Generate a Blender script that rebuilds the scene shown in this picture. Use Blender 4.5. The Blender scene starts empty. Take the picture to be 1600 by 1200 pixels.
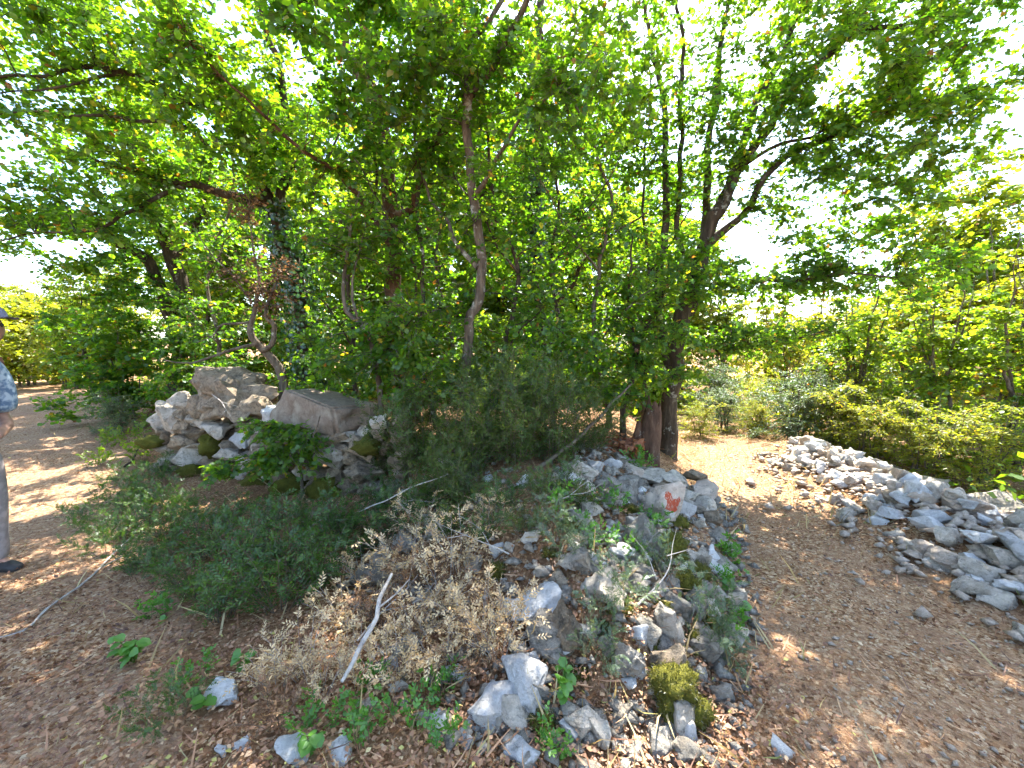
import bpy, bmesh, math, random
import numpy as np
from mathutils import Vector, Matrix, Quaternion, noise as mnoise

random.seed(7)
RNG = np.random.default_rng(7)
scene = bpy.context.scene
COL = scene.collection
R = math.radians

# ---------------------------------------------------------------- camera, sky, sun, exposure
CAM_H = 1.5
FPX = 625.0                      # focal length in pixels of a 1600 px wide picture
PITCH = math.atan(60.0 / FPX)    # tilted slightly down
cam_data = bpy.data.cameras.new('camera')
cam_data.sensor_width = 36.0
cam_data.lens = 36.0 * FPX / 1600.0
cam_data.clip_start = 0.05
cam_data.clip_end = 3000
cam = bpy.data.objects.new('camera', cam_data)
COL.objects.link(cam)
cam.location = (0, 0, CAM_H)
cam.rotation_euler = (math.pi / 2 - PITCH, 0, 0)
scene.camera = cam

SUN_AZ, SUN_EL = R(24), R(56)    # azimuth from +Y towards +X
world = bpy.data.worlds.new('World')
scene.world = world
world.use_nodes = True
wn = world.node_tree
sky = wn.nodes.new('ShaderNodeTexSky')
sky.sky_type = 'NISHITA'
sky.sun_disc = False
sky.sun_elevation = SUN_EL
sky.sun_rotation = SUN_AZ
sky.air_density = 1.0
sky.dust_density = 1.2
sky.ozone_density = 1.0
bg = wn.nodes['Background']
bg.inputs['Strength'].default_value = 0.14
wn.links.new(sky.outputs[0], bg.inputs['Color'])

sun_data = bpy.data.lights.new('sun', 'SUN')
sun_data.energy = 5.0
sun_data.angle = R(0.5)
sun_data.color = (1.0, 0.95, 0.86)
sun = bpy.data.objects.new('sun', sun_data)
COL.objects.link(sun)
sdir = Vector((math.sin(SUN_AZ) * math.cos(SUN_EL), math.cos(SUN_AZ) * math.cos(SUN_EL), math.sin(SUN_EL)))
sun.rotation_euler = (-sdir).to_track_quat('-Z', 'Y').to_euler()
sun.location = sdir * 60

vs = scene.view_settings
vs.view_transform = 'Standard'
vs.look = 'None'
vs.gamma = 1.0
vs.exposure = 2.65
vs.use_curve_mapping = False
scene.cycles.max_bounces = 4
scene.cycles.diffuse_bounces = 3
scene.cycles.use_adaptive_sampling = True
scene.cycles.adaptive_threshold = 0.03
scene.cycles.glossy_bounces = 2
scene.cycles.transmission_bounces = 6
scene.cycles.transparent_max_bounces = 4
scene.cycles.use_denoising = True
scene.cycles.sample_clamp_indirect = 6
scene.cycles.debug_use_spatial_splits = True

# ---------------------------------------------------------------- small helpers
def P(px, py, depth):
    """point of the place that lies `depth` metres ahead of the camera's standpoint, seen at px, py of the 1600x1200 photograph"""
    u = (px - 800) / FPX
    v = (600 - py) / FPX
    yy = math.cos(PITCH) + v * math.sin(PITCH)
    zz = -math.sin(PITCH) + v * math.cos(PITCH)
    s = depth / yy
    return np.array([u * s, depth, CAM_H + zz * s])

def hash2(ix, iy, seed):
    h = (ix.astype(np.int64) * 374761393 + iy.astype(np.int64) * 668265263 + seed * 974711) & 0x7fffffff
    h = ((h ^ (h >> 13)) * 1274126177) & 0x7fffffff
    return ((h ^ (h >> 16)) & 0xffff) / 65535.0

def vnoise(x, y, seed=0):
    x = np.asarray(x, float); y = np.asarray(y, float)
    ix = np.floor(x); iy = np.floor(y)
    fx = x - ix; fy = y - iy
    fx = fx * fx * (3 - 2 * fx); fy = fy * fy * (3 - 2 * fy)
    a = hash2(ix, iy, seed); b = hash2(ix + 1, iy, seed)
    c = hash2(ix, iy + 1, seed); d = hash2(ix + 1, iy + 1, seed)
    return (a * (1 - fx) + b * fx) * (1 - fy) + (c * (1 - fx) + d * fx) * fy - 0.5

def sstep(a, b, x):
    t = np.clip((x - a) / (b - a), 0, 1)
    return t * t * (3 - 2 * t)

WEDGE = np.array([(0.35, 1.35), (0.72, 1.45), (1.25, 2.25), (1.78, 3.3), (2.15, 4.3), (2.5, 6.0), (2.0, 9.0), (-3.0, 14.0), (-12.0, 13.0),
                  (-7.2, 7.4), (-4.35, 4.6), (-2.6, 3.75), (-1.3, 2.9), (-0.75, 2.1), (-0.3, 1.6)])

def wedge_d(x, y):
    x = np.asarray(x, float); y = np.asarray(y, float)
    best = np.full(x.shape, 1e9); inside = np.zeros(x.shape, bool)
    n = len(WEDGE)
    for i in range(n):
        ax, ay = WEDGE[i]; bx, by = WEDGE[(i + 1) % n]
        ex, ey = bx - ax, by - ay
        t = np.clip(((x - ax) * ex + (y - ay) * ey) / (ex * ex + ey * ey), 0, 1)
        best = np.minimum(best, np.hypot(x - ax - t * ex, y - ay - t * ey))
        cond = (ay > y) != (by > y)
        with np.errstate(divide='ignore', invalid='ignore'):
            xi = ax + (y - ay) / (by - ay if by != ay else 1e-9) * ex
        inside ^= cond & (x < xi)
    return np.where(inside, best, -best)

PILE = np.array([(3.25, 1.6), (3.25, 2.6), (3.42, 3.4), (3.58, 4.2), (3.72, 4.9), (3.8, 5.2)])
def line_d(x, y, line):
    best = np.full(np.asarray(x, float).shape, 1e9)
    for i in range(len(line) - 1):
        ax, ay = line[i]; bx, by = line[i + 1]
        ex, ey = bx - ax, by - ay
        t = np.clip(((x - ax) * ex + (y - ay) * ey) / (ex * ex + ey * ey), 0, 1)
        best = np.minimum(best, np.hypot(x - ax - t * ex, y - ay - t * ey))
    return best

RIGHT_EDGE = np.array([(0.72, 1.45), (1.25, 2.25), (1.78, 3.3), (2.1, 4.1)])
def height(x, y):
    x = np.asarray(x, float); y = np.asarray(y, float)
    d = wedge_d(x, y)
    z = 0.54 * sstep(-0.1, 1.15, d - 0.45 * sstep(-0.7, -1.5, x) * (1 - sstep(5.2, 6.5, y)))
    de = line_d(x, y, RIGHT_EDGE)
    z = z + 0.13 * np.exp(-((de - 0.22) / 0.22) ** 2) * (d > 0) * sstep(1.35, 1.9, y) * (1 - sstep(3.2, 4.2, y))
    dp = line_d(x, y, PILE)
    z = z + 0.21 * np.exp(-(dp / 0.42) ** 2) * sstep(0.9, 1.9, y)
    r = np.hypot(x, y)
    z = z + 0.09 * vnoise(x * 0.7, y * 0.7, 3) * sstep(0, 3, r) + 0.05 * vnoise(x * 2.1, y * 2.1, 4) + 0.022 * vnoise(x * 6, y * 6, 5)
    z = z - 1.2 * sstep(8, 22, x + 0.35 * y - 2.0) - 6.0 * sstep(25, 90, x)
    z = z + 3.0 * sstep(25, 80, -x) 
    return z
def hz(x, y):
    return float(height(np.array([x]), np.array([y]))[0])

# ---------------------------------------------------------------- mesh building
def mesh_raw(name, V, Q=None, T=None, attrs=None, smooth=False):
    """V (n,3); Q (m,4) quads; T (k,3) triangles; attrs: {name: per-face array, quads first}"""
    me = bpy.data.meshes.new(name)
    V = np.asarray(V, np.float32).reshape(-1, 3)
    Q = np.zeros((0, 4), np.int32) if Q is None else np.asarray(Q, np.int32).reshape(-1, 4)
    T = np.zeros((0, 3), np.int32) if T is None else np.asarray(T, np.int32).reshape(-1, 3)
    me.vertices.add(len(V))
    me.vertices.foreach_set('co', V.ravel())
    nl = Q.size + T.size
    me.loops.add(nl)
    me.loops.foreach_set('vertex_index', np.concatenate([Q.ravel(), T.ravel()]).astype(np.int32))
    nf = len(Q) + len(T)
    me.polygons.add(nf)
    starts = np.concatenate([np.arange(len(Q)) * 4, Q.size + np.arange(len(T)) * 3]).astype(np.int32)
    me.polygons.foreach_set('loop_start', starts)
    if smooth:
        me.polygons.foreach_set('use_smooth', np.ones(nf, bool))
    for k, a in (attrs or {}).items():
        at = me.attributes.new(k, 'FLOAT', 'FACE')
        at.data.foreach_set('value', np.asarray(a, np.float32))
    me.update(calc_edges=True)
    return me

def obj(name, me, mat=None, parent=None, loc=None):
    o = bpy.data.objects.new(name, me)
    if mat is not None and me is not None and len(me.materials) == 0:
        me.materials.append(mat)
    COL.objects.link(o)
    if parent is not None:
        o.parent = parent
    if loc is not None:
        o.location = loc
    return o

def thing(name, label, cat, loc=(0, 0, 0), group=None, rz=0.0):
    o = bpy.data.objects.new(name, None)
    COL.objects.link(o)
    o.location = loc
    o.rotation_euler = (0, 0, rz)
    o.empty_display_size = 0.1
    return tag(o, label, cat, group)

def tag(o, label=None, cat=None, group=None, kind=None):
    if label: o['label'] = label
    if cat: o['category'] = cat
    if group: o['group'] = group
    if kind: o['kind'] = kind
    return o

class MB:
    def __init__(self):
        self.v = []; self.q = []; self.n = 0; self.a = []
    def add(self, V, Q, a=0.5):
        self.v.append(V); self.q.append(np.asarray(Q) + self.n); self.n += len(V)
        self.a.append(np.full(len(Q), a) if np.isscalar(a) else a)
    def mesh(self, name, smooth=True):
        return mesh_raw(name, np.concatenate(self.v), np.concatenate(self.q), attrs={'rnd': np.concatenate(self.a)}, smooth=smooth)

def unit(a):
    return a / np.maximum(np.linalg.norm(a, axis=-1, keepdims=True), 1e-9)

def smooth_line(pts, rad, step=0.09, wob=0.0, seed=0):
    """Catmull-Rom through pts with a little wander"""
    pts = np.asarray(pts, float); rad = np.asarray(rad, float)
    e = np.vstack([2 * pts[0] - pts[1], pts, 2 * pts[-1] - pts[-2]])
    out = []; ro = []
    for i in range(len(pts) - 1):
        p0, p1, p2, p3 = e[i:i + 4]
        n = max(2, int(np.linalg.norm(p2 - p1) / step))
        for t in np.arange(n) / n:
            out.append(0.5 * ((2 * p1) + (-p0 + p2) * t + (2 * p0 - 5 * p1 + 4 * p2 - p3) * t * t + (-p0 + 3 * p1 - 3 * p2 + p3) * t ** 3))
            ro.append(rad[i] * (1 - t) + rad[i + 1] * t)
    out.append(pts[-1]); ro.append(rad[-1])
    out = np.array(out); ro = np.array(ro)
    if wob > 0:
        s = np.arange(len(out)) * step
        for k in range(3):
            out[:, k] += wob * (vnoise(s * 3.1 + 17 * k, s * 0 + seed, seed + k) + 0.5 * vnoise(s * 8.3, s * 0 + seed + 5, seed + k + 9))
    return out, ro

def tube(pts, rad, sides=8, lump=0.0, seed=0):
    pts = np.asarray(pts, float); n = len(pts)
    T = unit(np.gradient(pts, axis=0))
    ref = np.array([0.0, 0.0, 1.0]) if abs(T[0][2]) < 0.9 else np.array([1.0, 0.0, 0.0])
    U = np.zeros_like(T); U[0] = unit(np.cross(T[0], ref))
    for i in range(1, n):
        u = U[i - 1] - T[i] * np.dot(U[i - 1], T[i])
        U[i] = u / max(np.linalg.norm(u), 1e-9)
    W = np.cross(T, U)
    th = np.arange(sides) / sides * 2 * math.pi
    rr = np.repeat(np.asarray(rad, float)[:, None], sides, 1)
    if lump > 0:
        ii, jj = np.meshgrid(np.arange(n), np.arange(sides), indexing='ij')
        rr = rr * (1 + lump * (vnoise(ii * 0.45, jj * 0.9, seed) * 1.4 + vnoise(ii * 0.17 + 50, jj * 0.5, seed + 3)))
    V = pts[:, None, :] + rr[..., None] * (np.cos(th)[None, :, None] * U[:, None, :] + np.sin(th)[None, :, None] * W[:, None, :])
    a = np.arange(n - 1)[:, None] * sides; j = np.arange(sides)[None, :]; j2 = (j + 1) % sides
    Q = np.stack([a + j, a + j2, a + sides + j2, a + sides + j], -1).reshape(-1, 4)
    return V.reshape(-1, 3), Q

LEAF = {
    'oval': (np.array([(0, 0, 0), (-.30, .32, .09), (-.27, .68, .07), (0, 1, -.10), (.27, .68, .07), (.30, .32, .09)]),
             np.array([(0, 5, 4, 3), (0, 3, 2, 1)])),
    'round': (np.array([(0, 0, 0), (-.46, .28, .08), (-.40, .72, .07), (0, 1, -.08), (.40, .72, .07), (.46, .28, .08)]),
              np.array([(0, 5, 4, 3), (0, 3, 2, 1)])),
    'lance': (np.array([(0, 0, 0), (-.17, .30, .05), (-.15, .62, .04), (0, 1, .0), (.15, .62, .04), (.17, .30, .05)]),
              np.array([(0, 5, 4, 3), (0, 3, 2, 1)])),
    'maple': (np.array([(0, 0, 0), (.34, .02, .05), (.50, .30, .07), (.24, .44, .04), (.42, .74, .02), (.14, .72, .02), (0, 1.05, -.10),
                        (-.14, .72, .02), (-.42, .74, .02), (-.24, .44, .04), (-.50, .30, .07), (-.34, .02, .05)]),
              np.array([(0, 1, 2, 3), (0, 3, 4, 5), (0, 5, 6, 7), (0, 7, 8, 9), (0, 9, 10, 11)])),
    'flat': (np.array([(0, 0, 0), (-.33, .45, .10), (0, 1, 0), (.33, .5, .08)]), np.array([(0, 3, 2, 1)])),
}

def leaf_mesh(name, Pn, D, N, S, rnd, kind='oval', curl=0.0):
    tv, tq = LEAF[kind]
    D = unit(D); N = N - D * np.sum(N * D, -1, keepdims=True); N = unit(N)
    X = np.cross(D, N)
    m = len(Pn)
    wide = 1 + 0.25 * (RNG.random(m) - 0.5)
    V = Pn[:, None, :] + S[:, None, None] * (
        (tv[None, :, 0] * wide[:, None])[..., None] * X[:, None, :] + tv[None, :, 1, None] * D[:, None, :]
        + (tv[None, :, 2] * (1 + curl * RNG.random(m))[:, None])[..., None] * N[:, None, :])
    Q = (np.arange(m) * len(tv))[:, None, None] + tq[None]
    return mesh_raw(name, V.reshape(-1, 3), Q.reshape(-1, 4), attrs={'rnd': np.repeat(rnd, len(tq))})

# ---------------------------------------------------------------- materials
def new_mat(name):
    m = bpy.data.materials.new(name); m.use_nodes = True
    nt = m.node_tree
    for n in list(nt.nodes):
        if n.type != 'OUTPUT_MATERIAL': nt.nodes.remove(n)
    return m, nt, nt.nodes['Material Output']
def N_(nt, t, **kw):
    n = nt.nodes.new(t)
    for k, v in kw.items(): setattr(n, k, v)
    return n
def ramp(nt, stops, interp='LINEAR'):
    n = nt.nodes.new('ShaderNodeValToRGB')
    cr = n.color_ramp; cr.interpolation = interp
    while len(cr.elements) > 1: cr.elements.remove(cr.elements[-1])
    cr.elements[0].position = stops[0][0]; cr.elements[0].color = (*stops[0][1], 1)
    for p, c in stops[1:]:
        e = cr.elements.new(p); e.color = (*c, 1)
    return n

def leaf_mat(name, stops, trans=0.45, tint=(1.6, 1.7, 0.5), rough=0.45, spec=0.35):
    m, nt, out = new_mat(name)
    at = N_(nt, 'ShaderNodeAttribute', attribute_name='rnd')
    rp = ramp(nt, stops)
    nt.links.new(at.outputs['Fac'], rp.inputs[0])
    df = N_(nt, 'ShaderNodeBsdfDiffuse'); nt.links.new(rp.outputs[0], df.inputs['Color'])
    gl = N_(nt, 'ShaderNodeBsdfGlossy'); gl.inputs['Roughness'].default_value = rough; gl.inputs['Color'].default_value = (.9, .95, 1, 1)
    pb = N_(nt, 'ShaderNodeMixShader'); pb.inputs[0].default_value = spec * .18
    nt.links.new(df.outputs[0], pb.inputs[1]); nt.links.new(gl.outputs[0], pb.inputs[2])
    mul = N_(nt, 'ShaderNodeMix', data_type='RGBA', blend_type='MULTIPLY')
    mul.inputs['Factor'].default_value = 1.0
    nt.links.new(rp.outputs[0], mul.inputs['A'])
    mul.inputs['B'].default_value = (*tint, 1)
    mul.clamp_result = False
    tr = N_(nt, 'ShaderNodeBsdfTranslucent')
    nt.links.new(mul.outputs['Result'], tr.inputs['Color'])
    mx = N_(nt, 'ShaderNodeMixShader'); mx.inputs[0].default_value = trans
    nt.links.new(pb.outputs[0], mx.inputs[1]); nt.links.new(tr.outputs[0], mx.inputs[2])
    nt.links.new(mx.outputs[0], out.inputs[0])
    return m

BROWN = (0.20, 0.085, 0.035)
M = {}
M['leaf'] = leaf_mat('tree_leaf', [(0, (.030, .085, .012)), (.35, (.060, .138, .016)), (.7, (.115, .19, .020)), (.93, (.19, .235, .028)), (.965, (.34, .26, .04)), (.985, BROWN)], .58, (2.4, 2.4, .45))
M['leaf_dark'] = leaf_mat('deep_green_leaf', [(0, (.024, .07, .012)), (.5, (.04, .10, .016)), (.95, (.07, .15, .02)), (.99, BROWN)], .55, (2.4, 2.5, .4))
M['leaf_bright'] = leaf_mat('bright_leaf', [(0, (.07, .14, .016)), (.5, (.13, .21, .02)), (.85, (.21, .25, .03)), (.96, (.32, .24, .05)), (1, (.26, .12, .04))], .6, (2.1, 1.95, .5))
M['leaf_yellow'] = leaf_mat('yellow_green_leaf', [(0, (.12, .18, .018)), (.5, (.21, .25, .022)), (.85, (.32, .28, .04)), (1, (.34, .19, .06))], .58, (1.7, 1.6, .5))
M['leaf_grey'] = leaf_mat('grey_green_leaf', [(0, (.06, .10, .04)), (.6, (.11, .16, .07)), (1, (.2, .22, .08))], .35, (1.5, 1.6, .8))
M['ivy'] = leaf_mat('ivy_leaf', [(0, (.014, .045, .010)), (.6, (.028, .075, .014)), (1, (.055, .12, .02))], .3, (1.8, 2.0, .7), .3, .5)
M['ruscus'] = leaf_mat('evergreen_leaf', [(0, (.026, .062, .010)), (.5, (.055, .11, .016)), (.9, (.095, .165, .024)), (1, (.18, .21, .05))], .4, (1.6, 1.8, .5), .4, .3)
M['olive'] = leaf_mat('olive_leaf', [(0, (.035, .065, .014)), (.5, (.065, .11, .02)), (.9, (.11, .155, .03)), (1, (.22, .19, .06))], .42, (1.6, 1.6, .5), .5, .2)
M['dry'] = leaf_mat('dried_leaf', [(0, (.36, .22, .10)), (.5, (.60, .43, .22)), (1, (.78, .62, .36))], .3, (1.1, 1.0, .8), .6, .25)
M['dead'] = leaf_mat('dead_brown_leaf', [(0, (.10, .05, .025)), (.5, (.22, .12, .06)), (1, (.40, .26, .13))], .35, (1.2, 1.0, .7), .6, .2)
M['rust'] = leaf_mat('rust_leaf', [(0, (.13, .04, .02)), (.5, (.26, .09, .04)), (1, (.42, .19, .08))], .35, (1.3, 1.0, .7), .6, .2)
M['litter'] = leaf_mat('fallen_leaf', [(0, (.09, .04, .02)), (.3, (.21, .095, .042)), (.6, (.34, .17, .08)), (.88, (.50, .30, .15)), (.97, (.62, .46, .27)), (1, (.45, .40, .10))], .2, (1.2, 1.0, .8), .6, .25)
M['fresh'] = leaf_mat('fresh_leaf', [(0, (.06, .17, .02)), (1, (.13, .29, .035))], .45, (1.6, 1.6, .6))
M['straw'] = leaf_mat('dry_grass', [(0, (.30, .22, .10)), (.6, (.48, .37, .18)), (.85, (.56, .46, .25)), (1, (.22, .27, .06))], .35, (1.2, 1.1, .8), .6, .2)
M['grass'] = leaf_mat('green_grass', [(0, (.05, .11, .02)), (.7, (.12, .19, .035)), (1, (.35, .30, .10))], .4, (1.5, 1.5, .7), .5, .25)

def bark_mat(name, c1, c2, c3, scale=18, lichen=0.35):
    m, nt, out = new_mat(name)
    tc = N_(nt, 'ShaderNodeTexCoord')
    mp = N_(nt, 'ShaderNodeMapping'); mp.inputs['Scale'].default_value = (1, 1, .22)
    nt.links.new(tc.outputs['Object'], mp.inputs[0])
    n1 = N_(nt, 'ShaderNodeTexNoise'); n1.inputs['Scale'].default_value = scale; n1.inputs['Detail'].default_value = 6; n1.inputs['Roughness'].default_value = .65
    nt.links.new(mp.outputs[0], n1.inputs['Vector'])
    r1 = ramp(nt, [(.3, c1), (.55, c2), (.75, c3)])
    nt.links.new(n1.outputs['Fac'], r1.inputs[0])
    n2 = N_(nt, 'ShaderNodeTexNoise'); n2.inputs['Scale'].default_value = 7; n2.inputs['Detail'].default_value = 5; n2.inputs['Roughness'].default_value = .7
    nt.links.new(tc.outputs['Object'], n2.inputs['Vector'])
    r2 = ramp(nt, [(.62 - .2 * lichen, (0, 0, 0)), (.70 - .15 * lichen, (1, 1, 1))])
    nt.links.new(n2.outputs['Fac'], r2.inputs[0])
    mx = N_(nt, 'ShaderNodeMix', data_type='RGBA'); 
    nt.links.new(r2.outputs[0], mx.inputs['Factor']); nt.links.new(r1.outputs[0], mx.inputs['A'])
    mx.inputs['B'].default_value = (.30, .30, .25, 1)
    pb = N_(nt, 'ShaderNodeBsdfPrincipled'); pb.inputs['Roughness'].default_value = .9; pb.inputs['Specular IOR Level'].default_value = .15
    nt.links.new(mx.outputs['Result'], pb.inputs['Base Color'])
    bp = N_(nt, 'ShaderNodeBump'); bp.inputs['Strength'].default_value = .9; bp.inputs['Distance'].default_value = .02
    nt.links.new(n1.outputs['Fac'], bp.inputs['Height']); nt.links.new(bp.outputs[0], pb.inputs['Normal'])
    nt.links.new(pb.outputs[0], out.inputs[0])
    return m
M['bark_red'] = bark_mat('reddish_bark', (.03, .017, .011), (.10, .056, .034), (.21, .13, .085), 16, .15)
M['bark_grey'] = bark_mat('grey_bark', (.04, .03, .022), (.11, .085, .06), (.23, .19, .14), 20, .35)
M['bark_dark'] = bark_mat('dark_bark', (.022, .016, .011), (.06, .045, .03), (.13, .10, .07), 18, .15)
M['deadwood'] = bark_mat('bleached_deadwood', (.22, .19, .16), (.40, .36, .31), (.56, .52, .46), 24, .3)
M['twig'] = bark_mat('twig_bark', (.06, .045, .03), (.13, .10, .07), (.22, .18, .13), 30, .1)

def stone_mat(name, c_lo, c_hi, dark=(.09, .085, .075), warm=(.36, .27, .18), spots=.45, warmth=.3):
    m, nt, out = new_mat(name)
    tc = N_(nt, 'ShaderNodeTexCoord'); oi = N_(nt, 'ShaderNodeObjectInfo'); geo = N_(nt, 'ShaderNodeNewGeometry')
    sc = N_(nt, 'ShaderNodeVectorMath', operation='SCALE'); sc.inputs['Scale'].default_value = 37.0
    cmb = N_(nt, 'ShaderNodeCombineXYZ')
    for i in range(3): nt.links.new(oi.outputs['Random'], cmb.inputs[i])
    nt.links.new(cmb.outputs[0], sc.inputs[0])
    add = N_(nt, 'ShaderNodeVectorMath', operation='ADD')
    nt.links.new(geo.outputs['Position'], add.inputs[0]); nt.links.new(sc.outputs[0], add.inputs[1])
    def noise(scale, det=6, rough=.65):
        n = N_(nt, 'ShaderNodeTexNoise'); n.inputs['Scale'].default_value = scale; n.inputs['Detail'].default_value = det; n.inputs['Roughness'].default_value = rough
        nt.links.new(add.outputs[0], n.inputs['Vector']); return n
    nA = noise(11, 8, .75); nB = noise(19, 10, .8); nC = noise(80, 5, .75); nD = noise(5, 6, .65)
    base = ramp(nt, [(.34, c_lo), (.5, tuple((p + q) / 2 for p, q in zip(c_lo, c_hi))), (.62, c_hi)]); nt.links.new(nA.outputs['Fac'], base.inputs[0])
    rD = ramp(nt, [(.52, (0, 0, 0)), (.66, (1, 1, 1))]); nt.links.new(nD.outputs['Fac'], rD.inputs[0])
    mW = N_(nt, 'ShaderNodeMath', operation='MULTIPLY'); mW.inputs[1].default_value = warmth; nt.links.new(rD.outputs[0], mW.inputs[0])
    m1 = N_(nt, 'ShaderNodeMix', data_type='RGBA'); nt.links.new(mW.outputs[0], m1.inputs['Factor']); nt.links.new(base.outputs[0], m1.inputs['A']); m1.inputs['B'].default_value = (*warm, 1)
    rB = ramp(nt, [(.30 + .16 * spots, (1, 1, 1)), (.42 + .16 * spots, (0, 0, 0))]); nt.links.new(nB.outputs['Fac'], rB.inputs[0])
    mS = N_(nt, 'ShaderNodeMath', operation='MULTIPLY'); mS.inputs[1].default_value = .75; nt.links.new(rB.outputs[0], mS.inputs[0])
    m2 = N_(nt, 'ShaderNodeMix', data_type='RGBA'); nt.links.new(mS.outputs[0], m2.inputs['Factor']); nt.links.new(m1.outputs['Result'], m2.inputs['A']); m2.inputs['B'].default_value = (*dark, 1)
    hv = N_(nt, 'ShaderNodeHueSaturation')
    mr = N_(nt, 'ShaderNodeMapRange'); mr.inputs['To Min'].default_value = .78; mr.inputs['To Max'].default_value = 1.2
    nt.links.new(oi.outputs['Random'], mr.inputs[0]); nt.links.new(mr.outputs[0], hv.inputs['Value']); nt.links.new(m2.outputs['Result'], hv.inputs['Color'])
    pb = N_(nt, 'ShaderNodeBsdfPrincipled'); pb.inputs['Roughness'].default_value = .88; pb.inputs['Specular IOR Level'].default_value = .2
    nt.links.new(hv.outputs[0], pb.inputs['Base Color'])
    ad = N_(nt, 'ShaderNodeMath', operation='ADD'); nt.links.new(nB.outputs['Fac'], ad.inputs[0]); nt.links.new(nC.outputs['Fac'], ad.inputs[1])
    bp = N_(nt, 'ShaderNodeBump'); bp.inputs['Strength'].default_value = 1.0; bp.inputs['Distance'].default_value = .03
    nt.links.new(ad.outputs[0], bp.inputs['Height']); nt.links.new(bp.outputs[0], pb.inputs['Normal'])
    nt.links.new(pb.outputs[0], out.inputs[0])
    return m
M['stone'] = stone_mat('grey_limestone', (.36, .31, .24), (.68, .60, .49), spots=.4)
M['stone_white'] = stone_mat('pale_limestone', (.50, .48, .45), (.78, .76, .72), dark=(.2, .19, .17), spots=.28, warmth=.1)
M['stone_pink'] = stone_mat('pinkish_limestone', (.44, .345, .26), (.74, .61, .48), warm=(.45, .30, .20), spots=.25, warmth=.4)
M['stone_grey'] = stone_mat('weathered_limestone', (.21, .185, .145), (.48, .43, .355), spots=.55, warmth=.4)
M['slab'] = stone_mat('brown_slab_stone', (.28, .20, .14), (.46, .36, .27), dark=(.16, .12, .09), warm=(.58, .50, .38), spots=.25, warmth=.8)
M['stone_brown'] = stone_mat('lichened_stone', (.19, .14, .09), (.42, .335, .235), dark=(.055, .05, .04), warm=(.36, .25, .15), spots=.55, warmth=.5)

def ground_mat(name, stops, litter=None, cell=48, amount=.55):
    m, nt, out = new_mat(name)
    geo = N_(nt, 'ShaderNodeNewGeometry')
    def noise(scale, det=8, rough=.7):
        n = N_(nt, 'ShaderNodeTexNoise'); n.inputs['Scale'].default_value = scale; n.inputs['Detail'].default_value = det; n.inputs['Roughness'].default_value = rough
        nt.links.new(geo.outputs['Position'], n.inputs['Vector']); return n
    nA = noise(1.9, 6, .62); nB = noise(22, 6, .75); nC = noise(90, 3, .7)
    a = N_(nt, 'ShaderNodeMath', operation='MULTIPLY_ADD'); a.inputs[1].default_value = .55
    nt.links.new(nB.outputs['Fac'], a.inputs[0])
    b = N_(nt, 'ShaderNodeMath', operation='MULTIPLY'); b.inputs[1].default_value = .45; nt.links.new(nA.outputs['Fac'], b.inputs[0]); nt.links.new(b.outputs[0], a.inputs[2])
    rp = ramp(nt, stops); nt.links.new(a.outputs[0], rp.inputs[0])
    col = rp.outputs[0]
    hgt = N_(nt, 'ShaderNodeMath', operation='ADD'); nt.links.new(nB.outputs['Fac'], hgt.inputs[0]); nt.links.new(nC.outputs['Fac'], hgt.inputs[1])
    hout = hgt.outputs[0]
    if litter:
        wv = N_(nt, 'ShaderNodeVectorMath', operation='MULTIPLY_ADD'); wv.inputs[1].default_value = (.05, .05, .05)
        nt.links.new(nB.outputs['Color'], wv.inputs[0]); nt.links.new(geo.outputs['Position'], wv.inputs[2])
        vo = N_(nt, 'ShaderNodeTexVoronoi'); vo.inputs['Scale'].default_value = cell
        nt.links.new(wv.outputs[0], vo.inputs['Vector'])
        sep = N_(nt, 'ShaderNodeSeparateColor'); nt.links.new(vo.outputs['Color'], sep.inputs[0])
        lr = ramp(nt, litter); nt.links.new(sep.outputs[0], lr.inputs[0])
        ms = N_(nt, 'ShaderNodeMath', operation='MULTIPLY_ADD'); ms.inputs[1].default_value = 1.0; ms.inputs[2].default_value = amount - 1.05
        ad2 = N_(nt, 'ShaderNodeMath', operation='ADD'); nt.links.new(sep.outputs[1], ad2.inputs[0]); nA3 = N_(nt, 'ShaderNodeMath', operation='MULTIPLY_ADD'); nA3.inputs[1].default_value = 3.0; nA3.inputs[2].default_value = -1.0; nt.links.new(nA.outputs['Fac'], nA3.inputs[0]); nt.links.new(nA3.outputs[0], ad2.inputs[1])
        nt.links.new(ad2.outputs[0], ms.inputs[0]); ms.use_clamp = True
        mx = N_(nt, 'ShaderNodeMix', data_type='RGBA'); nt.links.new(ms.outputs[0], mx.inputs['Factor']); nt.links.new(col, mx.inputs['A']); nt.links.new(lr.outputs[0], mx.inputs['B'])
        col = mx.outputs['Result']
        h2 = N_(nt, 'ShaderNodeMath', operation='MULTIPLY_ADD'); h2.inputs[1].default_value = .8; nt.links.new(sep.outputs[2], h2.inputs[0]); nt.links.new(hout, h2.inputs[2]); hout = h2.outputs[0]
    pb = N_(nt, 'ShaderNodeBsdfPrincipled'); pb.inputs['Roughness'].default_value = .95; pb.inputs['Specular IOR Level'].default_value = .1
    nt.links.new(col, pb.inputs['Base Color'])
    bp = N_(nt, 'ShaderNodeBump'); bp.inputs['Strength'].default_value = 1.0; bp.inputs['Distance'].default_value = .02
    nt.links.new(hout, bp.inputs['Height']); nt.links.new(bp.outputs[0], pb.inputs['Normal'])
    nt.links.new(pb.outputs[0], out.inputs[0])
    return m
LIT = [(0, (.12, .05, .022)), (.3, (.27, .135, .06)), (.6, (.40, .225, .11)), (.85, (.54, .36, .20)), (1, (.68, .52, .33))]
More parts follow.
